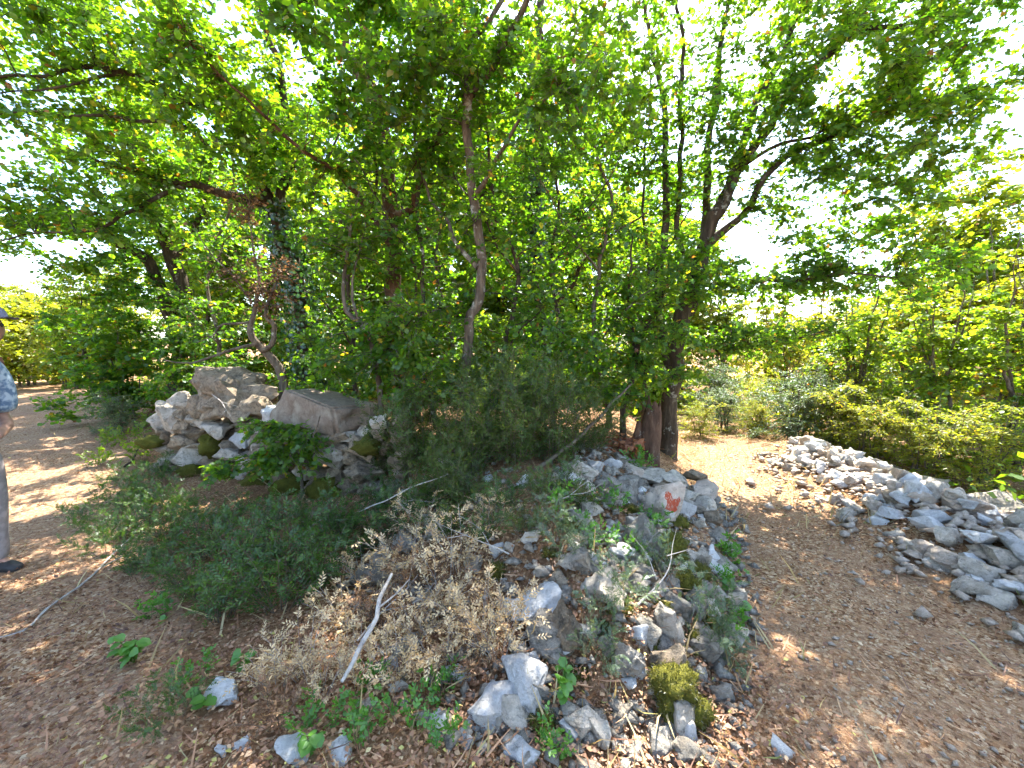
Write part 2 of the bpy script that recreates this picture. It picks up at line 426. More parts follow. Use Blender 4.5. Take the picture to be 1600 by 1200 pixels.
M['ground'] = ground_mat('leafy_earth', [(.3, (.10, .05, .024)), (.5, (.24, .13, .066)), (.7, (.44, .265, .145))], LIT, 85, .6)
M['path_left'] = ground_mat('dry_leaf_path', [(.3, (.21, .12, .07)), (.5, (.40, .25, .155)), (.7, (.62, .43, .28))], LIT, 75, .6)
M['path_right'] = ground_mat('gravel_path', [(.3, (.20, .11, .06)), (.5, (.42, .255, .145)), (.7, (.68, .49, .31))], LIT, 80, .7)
M['moss'] = ground_mat('moss', [(.3, (.04, .042, .008)), (.5, (.10, .098, .016)), (.7, (.18, .165, .03))])
M['moss_blade'] = leaf_mat('moss_blade', [(0, (.045, .045, .010)), (1, (.12, .11, .026))], .3)
M['hill'] = ground_mat('wooded_hill', [(.3, (.05, .075, .04)), (.5, (.08, .11, .05)), (.7, (.12, .15, .07))])

def plain_mat(name, col, rough=.8, spec=.3, weave=None):
    m, nt, out = new_mat(name)
    tc = N_(nt, 'ShaderNodeTexCoord')
    n = N_(nt, 'ShaderNodeTexNoise'); n.inputs['Scale'].default_value = 24 if weave is None else weave[0]; n.inputs['Detail'].default_value = 4
    nt.links.new(tc.outputs['Object'], n.inputs['Vector'])
    c2 = weave[1] if weave else tuple(c * .75 for c in col)
    rp = ramp(nt, [(.42, c2), (.58, col)]); nt.links.new(n.outputs['Fac'], rp.inputs[0])
    pb = N_(nt, 'ShaderNodeBsdfPrincipled'); pb.inputs['Roughness'].default_value = rough; pb.inputs['Specular IOR Level'].default_value = spec
    nt.links.new(rp.outputs[0], pb.inputs['Base Color']); nt.links.new(pb.outputs[0], out.inputs[0])
    return m
M['skin'] = plain_mat('skin', (.42, .23, .16), .55, .35)
M['shirt'] = plain_mat('patterned_shirt', (.42, .50, .58), .85, .2, (30, (.13, .20, .30)))
M['trousers'] = plain_mat('trousers', (.30, .26, .25), .9, .15)
M['cap'] = plain_mat('cap_cloth', (.20, .20, .26), .85, .2)
M['shoe'] = plain_mat('shoe_leather', (.035, .033, .033), .6, .3)
M['hair'] = plain_mat('grey_hair', (.25, .24, .23), .7, .3)
M['red_paint'] = plain_mat('red_trail_paint', (.62, .07, .03), .7, .25, (60, (.50, .10, .05)))
M['white_paint'] = plain_mat('white_trail_paint', (.78, .74, .68), .7, .25, (60, (.62, .55, .48)))

# ---------------------------------------------------------------- ground, paths, hills
def axis(lo, hi, d0, d1, step, far):
    c = list(np.arange(d0, d1 + 1e-6, step))
    s = step
    x = d1
    while x < far:
        s *= 1.22; x += s; c.append(x)
    s = step; x = d0; pre = []
    while x > -far:
        s *= 1.22; x -= s; pre.append(x)
    return np.array(pre[::-1] + c)
gx = axis(0, 0, -7, 6, .055, 900); gy = axis(0, 0, 0.3, 9, .055, 900)
GX, GY = np.meshgrid(gx, gy)
GZ = height(GX, GY)
ny, nx = GX.shape
idx = np.arange(ny * nx).reshape(ny, nx)
gq = np.stack([idx[:-1, :-1], idx[:-1, 1:], idx[1:, 1:], idx[1:, :-1]], -1).reshape(-1, 4)
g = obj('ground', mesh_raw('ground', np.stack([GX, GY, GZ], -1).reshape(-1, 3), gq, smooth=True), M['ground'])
tag(g, 'brown leaf-strewn earth under the trees', kind='structure')

def path_sheet(name, label, line, widths, mat, seed):
    pts, w = smooth_line([(x, y, 0) for x, y in line], widths, step=.08)
    T = unit(np.gradient(pts, axis=0)); S = np.stack([T[:, 1], -T[:, 0]], -1)
    k = 34
    t = np.linspace(-1, 1, k)
    n = len(pts)
    ii = np.arange(n)[:, None] * .08
    ww = w[:, None] * (1 + .22 * vnoise(ii * 1.3, np.sign(t)[None] * 7 + 20, seed) + .10 * vnoise(ii * 5, np.sign(t)[None] * 3 + 40, seed))
    X = pts[:, 0:1] + S[:, 0:1] * t[None] * ww; Y = pts[:, 1:2] + S[:, 1:2] * t[None] * ww
    Z = height(X, Y) + .016 - .05 * sstep(.8, 1.0, np.abs(t))[None]
    id2 = np.arange(n * k).reshape(n, k)
    q = np.stack([id2[:-1, :-1], id2[:-1, 1:], id2[1:, 1:], id2[1:, :-1]], -1).reshape(-1, 4)
    o = obj(name, mesh_raw(name, np.stack([X, Y, Z], -1).reshape(-1, 3), q, smooth=True), mat)
    tag(o, label, kind='structure')
    return o
path_sheet('path_left', 'dry leaf-covered track running off to the left', [(-1.4, .4), (-2.6, 1.7), (-4.4, 3.3), (-7.4, 5.9), (-12, 10), (-20, 16.5), (-30, 25)],
           [.9, 1.0, 1.1, 1.2, 1.5, 1.9, 2.2], M['path_left'], 3)
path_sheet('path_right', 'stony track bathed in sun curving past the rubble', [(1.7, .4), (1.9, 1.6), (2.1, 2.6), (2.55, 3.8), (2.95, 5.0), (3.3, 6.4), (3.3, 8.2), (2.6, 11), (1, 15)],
           [1.0, .95, .8, .62, .58, .6, .8, .9, 1.0], M['path_right'], 8)

hx = np.linspace(-900, 900, 60); hyv = np.linspace(0, 1, 12)
HX, HT = np.meshgrid(hx, hyv)
HY = 700 + HT * 500 - np.abs(HX) * .25
HZ = -30 + (55 + 60 * vnoise(HX * .004, HX * 0, 2) + 25 * vnoise(HX * .013, HX * 0, 3)) * np.sin(HT * math.pi * .5) ** .8
iH = np.arange(HX.size).reshape(HX.shape)
qH = np.stack([iH[:-1, :-1], iH[:-1, 1:], iH[1:, 1:], iH[1:, :-1]], -1).reshape(-1, 4)
tag(obj('hills', mesh_raw('hills', np.stack([HX, HY, HZ], -1).reshape(-1, 3), qH, smooth=True), M['hill']), 'far wooded hills glimpsed between the branches', kind='structure')
# ---------------------------------------------------------------- trees
def ellipsoid(rng, c, rad, n, shell=.25):
    d = unit(rng.normal(size=(n, 3)))
    r = (shell + (1 - shell) * rng.random(n)) ** (1 / 2.2)
    return np.asarray(c)[None] + d * r[:, None] * np.asarray(rad)[None]

def sprays(rng, ends, tans, lens, ntw, nl, lsize, tw_len, droop=.25, flat=.35):
    """leafy twigs along the outer part of thin branches; returns twig arrays and leaf arrays"""
    tb, td, tl = [], [], []
    m = len(ends)
    k = ntw
    f = rng.random((m, k)) ** .8
    base = ends[:, None, :] - tans[:, None, :] * (f * np.minimum(lens, tw_len * 2.6)[:, None])[..., None]
    up = np.array([0, 0, 1.0])
    side = unit(np.cross(tans, up) + 1e-4)
    s = np.where(rng.random((m, k)) < .5, -1, 1) * (.35 + rng.random((m, k)))
    d = tans[:, None, :] * (.3 + .8 * rng.random((m, k)))[..., None] + side[:, None, :] * s[..., None] + rng.normal(size=(m, k, 3)) * np.array([.22, .22, flat])
    d = unit(d)
    L = tw_len * (.45 + .75 * rng.random((m, k)))
    base = base.reshape(-1, 3); d = d.reshape(-1, 3); L = L.reshape(-1)
    j = (np.arange(nl) + .7) / nl
    lp = base[:, None, :] + d[:, None, :] * (L[:, None] * j[None])[..., None] - up * (droop * .5 * (L[:, None] * j[None] ** 2))[..., None]
    sd = unit(np.cross(d, up) + 1e-4)
    alt = np.where(np.arange(nl) % 2 == 0, 1.0, -1.0)[None, :] * (1 - .9 * (np.arange(nl) == nl - 1))[None]
    ld = d[:, None, :] * .7 + sd[:, None, :] * alt[..., None] * .9 - up * droop + rng.normal(size=lp.shape) * .28
    ln = up + rng.normal(size=lp.shape) * .75
    ls = lsize * (.6 + .65 * rng.random(lp.shape[:2]))
    return base, d, L, lp.reshape(-1, 3), ld.reshape(-1, 3), ln.reshape(-1, 3), ls.reshape(-1)

def twig_tubes(base, d, L, r=.0022):
    m = len(base)
    ref = np.where(np.abs(d[:, 2:3]) < .9, np.array([[0, 0, 1.0]]), np.array([[1.0, 0, 0]]))
    U = unit(np.cross(d, ref)); W = np.cross(d, U)
    V = []
    for t, rr in ((0, r), (1, r * .45)):
        for th in (0, 2.094, 4.189):
            V.append(base + d * (L * t)[:, None] - np.array([0, 0, 1.0]) * (t * t * .1 * L)[:, None] + rr * (math.cos(th) * U + math.sin(th) * W))
    V = np.stack(V, 1).reshape(-1, 3)
    q = np.array([(0, 1, 4, 3), (1, 2, 5, 4), (2, 0, 3, 5)])
    return V, ((np.arange(m) * 6)[:, None, None] + q[None]).reshape(-1, 4)

def build_tree(seed, limbs, blobs, lsize=.06, ntw=10, nl=6, tw_len=.24, kind='oval', droop=.25, leafbias=0.0, trunk_sides=12, wob=.05, minz=None, shell=.25, allow_low=False, clumpy=.0):
    """limbs: list of (name, [(xyz, radius)...]); blobs: list of (centre, radii, n).  Returns {part: mesh}"""
    rng = np.random.default_rng(seed)
    out = []
    nodes, nrad = [], []
    for li, (nm, pr) in enumerate(limbs):
        pts = [p for p, r in pr]; rad = [r for p, r in pr]
        lp, lr = smooth_line(pts, rad, .09, wob if nm == 'trunk' else wob * 1.4, seed * 31 + li)
        sides = trunk_sides if lr[0] > .05 else (8 if lr[0] > .02 else 6)
        V, Q = tube(lp, lr, sides, .16 if lr[0] > .03 else .08, seed + li)
        mb = MB(); mb.add(V, Q)
        out.append((nm, mb.mesh(nm)))
        k0 = int(len(lp) * (.45 if nm == 'trunk' and not allow_low else .15))
        nodes.append(lp[k0:]); nrad.append(lr[k0:])
    nodes = np.concatenate(nodes); nrad = np.concatenate(nrad)
    A = np.concatenate([ellipsoid(rng, c, r, n, shell) for c, r, n in blobs])
    if clumpy > 0:
        nz = vnoise(A[:, 0] * 1.15 + A[:, 2] * .4, A[:, 1] * .9 + A[:, 2] * .9, seed + 77) + .5 * vnoise(A[:, 0] * 2.6 + 9, A[:, 2] * 2.6, seed + 78)
        A = A[nz > np.quantile(nz, clumpy)]
    if minz is not None: A = A[A[:, 2] > minz]
    d0 = np.array([np.min(np.linalg.norm(nodes - a, axis=1)) for a in A])
    A = A[np.argsort(d0)]
    cap = len(nodes) + len(A) * 5
    NB = np.zeros((cap, 3)); NR = np.zeros(cap); c = len(nodes)
    NB[:c] = nodes; NR[:c] = nrad
    bm = MB(); ends, tans, lens = [], [], []
    for a in A:
        dv = a - NB[:c]
        dist = np.linalg.norm(dv, axis=1)
        cost = dist * (1 + .35 * np.clip(-dv[:, 2] / (dist + .01), 0, 1)) + .25 * (NR[:c] < .006) + .0
        i = int(np.argmin(cost))
        p0 = NB[i]; L = dist[i]
        if L < .05: continue
        r0 = min(NR[i] * .62, .0035 + .0075 * L)
        mid = (p0 + a) * .5 + np.array([0, 0, .10 * L]) + rng.normal(size=3) * .08 * L
        t = np.linspace(0, 1, 6)[:, None]
        pl = (1 - t) ** 2 * p0 + 2 * t * (1 - t) * mid + t * t * a + np.concatenate([np.zeros((1, 3)), rng.normal(size=(5, 3)) * .02 * L])
        rr = r0 * (1 - t[:, 0]) + .0022 * t[:, 0]
        V, Q = tube(pl, rr, 5 if r0 > .008 else 4)
        bm.add(V, Q)
        NB[c:c + 5] = pl[1:]; NR[c:c + 5] = rr[1:]; c += 5
        ends.append(a); tans.append(unit(pl[-1] - pl[-3])); lens.append(L)
    ends = np.array(ends); tans = np.array(tans); lens = np.array(lens)
    tb, td, tl, lp, ld, ln, ls = sprays(rng, ends, tans, lens + .08, ntw, nl, lsize, tw_len, droop)
    V, Q = twig_tubes(tb, td, tl)
    bm.add(V, Q)
    keep = rng.random(len(lp)) > .08
    lp, ld, ln, ls = lp[keep], ld[keep], ln[keep], ls[keep]
    clump = vnoise(lp[:, 0] * 1.7 + lp[:, 2], lp[:, 1] * 1.7 - lp[:, 2] * .6, seed) * .45
    rnd = np.clip(.42 + leafbias + clump + rng.normal(size=len(lp)) * .17, 0, .95)
    dead = rng.random(len(lp)) < .022
    rnd[dead] = .955 + .045 * rng.random(dead.sum())
    out.append(('twigs', bm.mesh('twigs')))
    out.append(('crown', leaf_mesh('crown', lp, ld, ln, ls, rnd, kind)))
    return out

def place_tree(name, label, cat, parts, bark, leafm, base, group=None, rz=0.0, s=1.0, origin=None):
    """origin: the point the part meshes are written around (world meshes: the base itself)"""
    t = thing(name, label, cat, base, group, rz)
    t.scale = (s, s, s)
    off = np.zeros(3) if origin is None else -np.asarray(origin)
    for nm, me in parts:
        o = obj(nm, me, leafm if nm == 'crown' else bark, t, tuple(off))
        if nm == 'twigs': o['kind'] = 'stuff'
    return t

def L_(pts, d=None):
    """[(px, py, depth, radius)] -> [(xyz, radius)]"""
    return [(P(a, b, c), r) for a, b, c, r in pts]
def rooted(pts):
    l = L_(pts)
    (p, r) = l[0]
    gz = hz(p[0], p[1])
    return [(np.array([p[0], p[1], gz - .12]), r * 1.5), (np.array([p[0], p[1], gz + .1]), r * 1.18)] + [q for q in l if q[0][2] > gz + .25]
def B(px, py, d, rx, ry, rz, n):
    return (P(px, py, d), (rx, ry, rz), n)

def world_tree(name, label, limbs, blobs, bark, leafm, seed, cat='tree', **kw):
    base = limbs[0][1][0][0].copy(); base[2] += .12
    parts = build_tree(seed, limbs, blobs, **kw)
    return place_tree(name, label, cat, parts, M[bark], M[leafm], tuple(base), origin=base)

# the forked reddish tree in the middle
world_tree('forked_tree', 'thick reddish-barked tree forking into two upright limbs, mid-copse', [
    ('trunk', rooted([(640, 650, 5.0, 0.1120), (625, 560, 5.0, 0.1040), (618, 470, 5.0, 0.1000), (612, 380, 5.0, 0.0960), (609, 300, 5.0, 0.0920), (603, 240, 4.95, 0.0840), (590, 185, 4.9, 0.0800)])),
    ('limb', L_([(592, 195, 4.9, 0.0720), (566, 125, 4.85, 0.0640), (546, 70, 4.8, 0.0560), (525, 0, 4.7, 0.0480), (505, -110, 4.5, 0.0360), (480, -230, 4.3, 0.0160)])),
    ('limb', L_([(600, 215, 4.95, 0.0600), (590, 150, 5.05, 0.0480), (575, 80, 5.1, 0.0400), (562, 10, 5.2, 0.0360), (560, -100, 5.3, 0.0240), (580, -220, 5.4, 0.0120)])),
    ('limb', L_([(612, 340, 5.0, 0.0560), (648, 320, 4.9, 0.0440), (663, 260, 4.7, 0.0400), (688, 216, 4.5, 0.0336), (712, 182, 4.4, 0.0280), (760, 120, 4.2, 0.0160), (800, 40, 4.0, 0.0096)])),
    ('limb', L_([(612, 400, 5.0, 0.0480), (575, 330, 4.7, 0.0320), (520, 270, 4.4, 0.0240), (450, 215, 4.1, 0.0176), (380, 150, 3.8, 0.0120), (300, 70, 3.6, 0.0080)])),
], [B(560, -60, 4.8, 1.7, 1.3, 1.2, 85), B(480, 130, 4.2, 1.3, 1.0, .9, 150), B(680, 120, 4.4, 1.2, .9, .9, 110), B(600, 330, 4.6, 1.1, .9, .7, 45), B(380, 60, 3.8, 1.0, .9, .7, 80), B(560, 60, 3.4, .9, .6, .6, 50)],
    'bark_red', 'leaf', 11, clumpy=.34, kind='round', lsize=.056, nl=5, ntw=8)

# pale lichened slender tree
world_tree('slender_tree', 'slender pale lichen-spotted tree rising from the dark evergreen bush', [
    ('trunk', rooted([(729, 690, 3.9, 0.0508), (728, 650, 3.9, 0.0476), (719, 610, 3.9, 0.0459), (723, 580, 3.9, 0.0451), (729, 542, 3.9, 0.0451), (734, 492, 3.9, 0.0459), (748, 470, 3.9, 0.0459), (750, 385, 3.9, 0.0443), (738, 270, 3.9, 0.0410), (729, 219, 3.85, 0.0410), (729, 152, 3.8, 0.0410)])),
    ('limb', L_([(729, 165, 3.8, 0.0369), (748, 125, 3.75, 0.0328), (768, 105, 3.7, 0.0312), (800, 47, 3.6, 0.0279), (828, 0, 3.5, 0.0246), (880, -110, 3.3, 0.0148)])),
    ('limb', L_([(730, 160, 3.8, 0.0328), (733, 70, 3.8, 0.0262), (752, 50, 3.8, 0.0246), (780, 0, 3.75, 0.0213), (800, -90, 3.7, 0.0131)])),
    ('limb', L_([(746, 420, 3.9, 0.0287), (700, 350, 4.1, 0.0180), (680, 320, 4.2, 0.0164), (660, 250, 4.3, 0.0123), (640, 150, 4.4, 0.0082)])),
    ('limb', L_([(740, 300, 3.9, 0.0246), (770, 250, 3.7, 0.0180), (820, 190, 3.5, 0.0131), (880, 140, 3.3, 0.0082)])),
], [B(800, -40, 3.6, 1.1, .8, .8, 60), B(760, 170, 3.6, .9, .7, .7, 90), B(880, 120, 3.3, .8, .7, .6, 70), B(680, 380, 3.9, .6, .6, .4, 40), B(640, 60, 3.5, .7, .6, .6, 45)],
    'bark_grey', 'leaf', 12, clumpy=.30, kind='maple', lsize=.052, nl=5, ntw=8)

# dark ivied tree behind
t6 = world_tree('ivied_tree', 'tall straight dark trunk wrapped in ivy behind the evergreen bush', [
    ('trunk', rooted([(846, 620, 6.2, 0.0975), (845, 560, 6.2, 0.0938), (842, 470, 6.2, 0.0900), (836, 380, 6.2, 0.0900), (835, 330, 6.2, 0.0825), (841, 210, 6.2, 0.0750), (838, 100, 6.2, 0.0638), (845, 0, 6.2, 0.0525), (850, -120, 6.2, 0.0300)])),
    ('limb', L_([(838, 478, 6.1, 0.0300), (858, 481, 5.8, 0.0285), (881, 464, 5.5, 0.0263), (898, 437, 5.3, 0.0240), (911, 410, 5.1, 0.0210), (948, 380, 4.8, 0.0165), (1010, 330, 4.6, 0.0090)])),
    ('limb', L_([(838, 250, 6.2, 0.0375), (800, 275, 5.8, 0.0263), (763, 297, 5.5, 0.0188), (715, 340, 5.2, 0.0112)])),
    ('limb', L_([(841, 200, 6.2, 0.0375), (900, 165, 5.8, 0.0263), (980, 150, 5.3, 0.0188), (1060, 120, 5.0, 0.0112)])),
], [B(870, -20, 6.0, 1.9, 1.2, 1.2, 100), B(930, 170, 5.4, 1.2, .9, .8, 120), B(860, 300, 5.6, 1.0, .8, .6, 60), B(760, 250, 5.8, 1.0, .7, .8, 80), B(840, 420, 5.8, .9, .7, .5, 45)],
    'bark_dark', 'leaf', 13, clumpy=.2, kind='round', lsize=.054, nl=5, ntw=7)

# fanning tree at the right end
world_tree('fanning_tree', 'leaning tree fanning long limbs over the sunlit track', [
    ('trunk', rooted([(1045, 690, 4.8, 0.0960), (1050, 610, 4.8, 0.0920), (1058, 530, 4.8, 0.0920), (1067, 474, 4.8, 0.0920), (1090, 430, 4.8, 0.0840), (1097, 400, 4.8, 0.0800), (1112, 335, 4.75, 0.0720)])),
    ('limb', L_([(1108, 350, 4.75, 0.0600), (1135, 300, 4.7, 0.0520), (1160, 258, 4.65, 0.0464), (1185, 223, 4.6, 0.0432), (1205, 199, 4.6, 0.0400), (1222, 162, 4.55, 0.0368), (1249, 128, 4.5, 0.0336), (1296, 78, 4.4, 0.0288), (1330, 50, 4.35, 0.0240), (1397, 37, 4.3, 0.0192), (1465, 20, 4.2, 0.0144), (1560, -20, 4.1, 0.0080)])),
    ('limb', L_([(1112, 335, 4.75, 0.0560), (1150, 250, 4.8, 0.0440), (1181, 160, 4.85, 0.0400), (1225, 78, 4.9, 0.0360), (1242, 40, 4.9, 0.0336), (1262, 0, 4.9, 0.0304), (1310, -120, 5.0, 0.0160)])),
    ('limb', L_([(1103, 380, 4.8, 0.0480), (1142, 350, 4.7, 0.0400), (1171, 327, 4.6, 0.0360), (1197, 283, 4.5, 0.0320), (1239, 243, 4.45, 0.0288), (1289, 216, 4.4, 0.0256), (1337, 192, 4.3, 0.0224), (1384, 175, 4.2, 0.0184), (1431, 162, 4.1, 0.0144), (1510, 150, 4.0, 0.0080)])),
    ('limb', L_([(1160, 258, 4.65, 0.0240), (1188, 243, 4.6, 0.0208), (1235, 223, 4.5, 0.0176), (1285, 207, 4.4, 0.0144), (1350, 160, 4.3, 0.0096), (1420, 110, 4.2, 0.0064)])),
    ('limb', L_([(1092, 420, 4.8, 0.0360), (1062, 380, 5.0, 0.0360), (1062, 300, 5.05, 0.0320), (1065, 200, 5.1, 0.0288), (1062, 80, 5.1, 0.0240), (1055, -60, 5.1, 0.0144)])),
    ('limb', L_([(1050, 600, 4.8, .055), (1032, 520, 4.9, .05), (1030, 420, 5.0, .045), (1040, 300, 5.1, .038), (1030, 150, 5.2, .03), (1005, 0, 5.2, .02)])),
    ('limb', L_([(1058, 530, 4.8, .06), (1085, 470, 5.0, .055), (1100, 380, 5.15, .05), (1105, 260, 5.2, .042), (1120, 120, 5.3, .034), (1145, -40, 5.3, .02)])),
    ('limb', L_([(1085, 445, 4.8, 0.0320), (1120, 450, 4.6, 0.0240), (1161, 447, 4.4, 0.0208), (1208, 441, 4.2, 0.0160), (1290, 430, 4.0, 0.0112), (1400, 440, 3.8, 0.0064)])),
    ('limb', L_([(1060, 520, 4.8, 0.0280), (1100, 545, 4.5, 0.0200), (1144, 545, 4.3, 0.0160), (1242, 528, 4.1, 0.0104), (1300, 515, 4.0, 0.0064)])),
], [B(1180, 60, 4.7, 1.2, .9, .8, 130), B(1340, 90, 4.2, 1.1, .7, .7, 110), B(1480, 110, 4.0, .9, .6, .6, 75), B(1110, -60, 4.9, 1.6, 1.2, 1.0, 65), B(1330, 310, 4.3, 1.0, .7, .5, 95),
     B(1200, 210, 4.6, 1.0, .7, .5, 65), B(1060, 230, 4.8, .8, .7, .8, 75), B(1200, 430, 4.4, .9, .6, .32, 60), B(1380, 420, 4.0, .9, .5, .35, 60), B(1190, 530, 4.3, .75, .5, .22, 45), B(1060, 430, 4.5, .5, .5, .5, 35), B(1420, 230, 4.0, .9, .6, .45, 60), B(1560, 40, 3.5, .9, .8, .5, 60), B(1450, -130, 4.2, 1.3, 1.0, .7, 60)],
    'bark_dark', 'leaf', 14, clumpy=.12, kind='maple', lsize=.052, nl=5, ntw=8)

# ivied leaning tree on the left
t1 = world_tree('leaning_tree', 'ivy-dressed trunk leaning left behind the big boulder', [
    ('trunk', rooted([(486, 610, 5.4, 0.1148), (480, 550, 5.4, 0.1107), (472, 481, 5.4, 0.1066), (458, 414, 5.4, 0.1025), (446, 375, 5.4, 0.0984), (430, 320, 5.3, 0.0902)])),
    ('limb', L_([(432, 325, 5.3, 0.0738), (388, 314, 5.1, 0.0574), (337, 304, 4.9, 0.0492), (287, 287, 4.7, 0.0394), (230, 270, 4.5, 0.0246), (150, 250, 4.3, 0.0123)])),
    ('limb', L_([(287, 287, 4.7, 0.0246), (250, 305, 4.5, 0.0213), (189, 337, 4.3, 0.0164), (145, 361, 4.2, 0.0131), (80, 360, 4.1, 0.0098), (0, 375, 4.0, 0.0066)])),
    ('limb', L_([(430, 325, 5.3, 0.0656), (395, 240, 5.0, 0.0533), (337, 170, 4.7, 0.0451), (304, 159, 4.6, 0.0410), (263, 145, 4.5, 0.0369), (230, 125, 4.4, 0.0328), (203, 115, 4.3, 0.0295), (135, 111, 4.2, 0.0230), (68, 115, 4.1, 0.0180), (0, 118, 4.0, 0.0123), (-90, 130, 3.9, 0.0066)])),
    ('limb', L_([(215, 118, 4.35, 0.0205), (180, 120, 4.25, 0.0180), (135, 125, 4.15, 0.0148), (68, 138, 4.0, 0.0098), (0, 150, 3.9, 0.0066)])),
    ('limb', L_([(350, 250, 4.9, 0.0246), (280, 200, 4.6, 0.0197), (189, 186, 4.4, 0.0164), (101, 182, 4.2, 0.0131), (34, 172, 4.1, 0.0098), (-40, 165, 4.0, 0.0066)])),
    ('limb', L_([(436, 330, 5.3, 0.0656), (455, 240, 5.3, 0.0492), (440, 130, 5.2, 0.0410), (410, 20, 5.1, 0.0287), (390, -90, 5.0, 0.0164)])),
], [B(90, 80, 4.2, 1.1, .8, .6, 105), B(250, 60, 4.5, 1.2, .9, .8, 115), B(400, -40, 5.0, 1.5, 1.1, 1.0, 80), B(180, 220, 4.4, 1.0, .7, .5, 95), B(320, 260, 4.7, .9, .7, .5, 80), B(140, 330, 4.3, .8, .5, .35, 50), B(60, 180, 4.0, .8, .6, .4, 45), B(420, 180, 4.9, .9, .8, .7, 70), B(130, -60, 4.4, 1.4, 1.0, .6, 40)],
    'bark_dark', 'leaf', 15, clumpy=.3, kind='round', lsize=.052, nl=5, ntw=8, leafbias=.04)

# twin dark trunks further left
world_tree('twin_trunk_tree', 'pair of dark trunks spreading apart above the left track', [
    ('trunk', rooted([(275, 600, 8.2, 0.1445), (285, 520, 8.2, 0.1360), (287, 447, 8.2, 0.1275), (268, 400, 8.1, 0.1105), (250, 350, 8.0, 0.0935), (220, 260, 7.9, 0.0680), (190, 170, 7.8, 0.0425)])),
    ('trunk', L_([(285, 540, 8.2, 0.1105), (262, 480, 8.0, 0.1020), (243, 440, 7.9, 0.0978), (228, 405, 7.8, 0.0935), (200, 390, 7.6, 0.0765), (150, 360, 7.3, 0.0510), (90, 320, 7.0, 0.0255)])),
    ('limb', L_([(275, 415, 8.1, 0.0680), (310, 340, 8.0, 0.0510), (330, 260, 8.0, 0.0382), (340, 150, 8.0, 0.0213)])),
], [B(200, 260, 7.6, 1.9, 1.2, 1.1, 140), B(120, 380, 7.2, 1.1, .9, .7, 90), B(320, 330, 7.8, 1.5, 1.0, 1.0, 90), B(200, 90, 7.8, 2.0, 1.4, 1.1, 110), B(230, 480, 7.6, 1.0, .8, .5, 55)],
    'bark_dark', 'leaf', 16, lsize=.065, nl=6, ntw=8, tw_len=.3, kind='round')

# small twisted tree on the wall with dead brown sprays
base = rooted([(440, 595, 4.7, .05), (426, 562, 4.7, .048), (405, 542, 4.65, .042), (395, 525, 4.6, .036), (391, 508, 4.6, .030), (396, 490, 4.6, .024), (405, 440, 4.6, .014), (395, 390, 4.6, .009), (388, 330, 4.6, .005)])
world_tree('twisted_tree', 'small twisted half-dead tree with rusty sprays behind the boulder', [
    ('trunk', base),
    ('limb', L_([(410, 546, 4.66, .03), (424, 540, 4.64, .03), (429, 522, 4.62, .028), (425, 505, 4.6, .026), (414, 492, 4.6, .022), (425, 460, 4.6, .016), (440, 410, 4.6, .008)])),
    ('limb', L_([(396, 500, 4.6, .020), (364, 505, 4.5, .013), (341, 512, 4.4, .010), (332, 525, 4.35, .007), (300, 540, 4.3, .004)])),
    ('limb', L_([(398, 541, 4.63, .022), (361, 549, 4.5, .016), (304, 566, 4.3, .010), (255, 560, 4.2, .004)])),
    ('limb', L_([(396, 470, 4.6, .014), (360, 430, 4.5, .010), (330, 400, 4.45, .007), (300, 350, 4.4, .004)])),
], [B(395, 430, 4.55, .35, .3, .4, 26), B(430, 440, 4.6, .3, .3, .35, 16), B(380, 310, 4.6, .3, .3, .25, 14)], 'twig', 'dead', 17, lsize=.035, ntw=7, nl=4, tw_len=.16, wob=.03)

# forked pale sapling beside the slab
world_tree('pale_sapling', 'thin pale forked sapling just above the flat slab', [
    ('trunk', rooted([(596, 650, 4.0, .03), (585, 560, 4.0, .028), (565, 508, 4.0, .026), (540, 485, 4.0, .022), (535, 430, 4.0, .018), (548, 360, 4.0, .014), (560, 300, 4.0, .008)])),
    ('limb', L_([(565, 508, 4.0, .018), (552, 470, 4.0, .014), (555, 420, 4.0, .01), (570, 360, 4.0, .006)])),
    ('limb', L_([(588, 570, 4.0, .018), (620, 520, 3.9, .013), (660, 495, 3.8, .008), (700, 480, 3.7, .005)])),
], [B(545, 370, 4.0, .5, .4, .4, 35), B(640, 500, 3.8, .5, .4, .35, 38), B(560, 560, 3.9, .4, .35, .3, 26), B(660, 580, 3.7, .4, .35, .3, 30)], 'bark_grey', 'leaf', 18, lsize=.048, ntw=7, nl=5, tw_len=.2, kind='maple', wob=.03)

# slim stems at the right of the evergreen bush
world_tree('dark_sapling', 'thin dark stem slanting right beside the rotten stump', [
    ('trunk', rooted([(975, 640, 4.4, .032), (989, 582, 4.4, .03), (1002, 528, 4.4, .026), (1019, 498, 4.4, .022), (1036, 464, 4.4, .016), (1050, 400, 4.4, .008)])),
    ('limb', L_([(992, 570, 4.4, .02), (984, 500, 4.5, .02), (982, 440, 4.5, .014), (990, 360, 4.5, .008)])),
], [B(1000, 480, 4.3, .55, .4, .45, 45), B(960, 590, 4.2, .45, .35, .3, 30), B(1050, 560, 4.1, .4, .3, .35, 28)], 'bark_dark', 'leaf', 19, lsize=.048, ntw=7, nl=5, tw_len=.2, kind='maple', wob=.03)

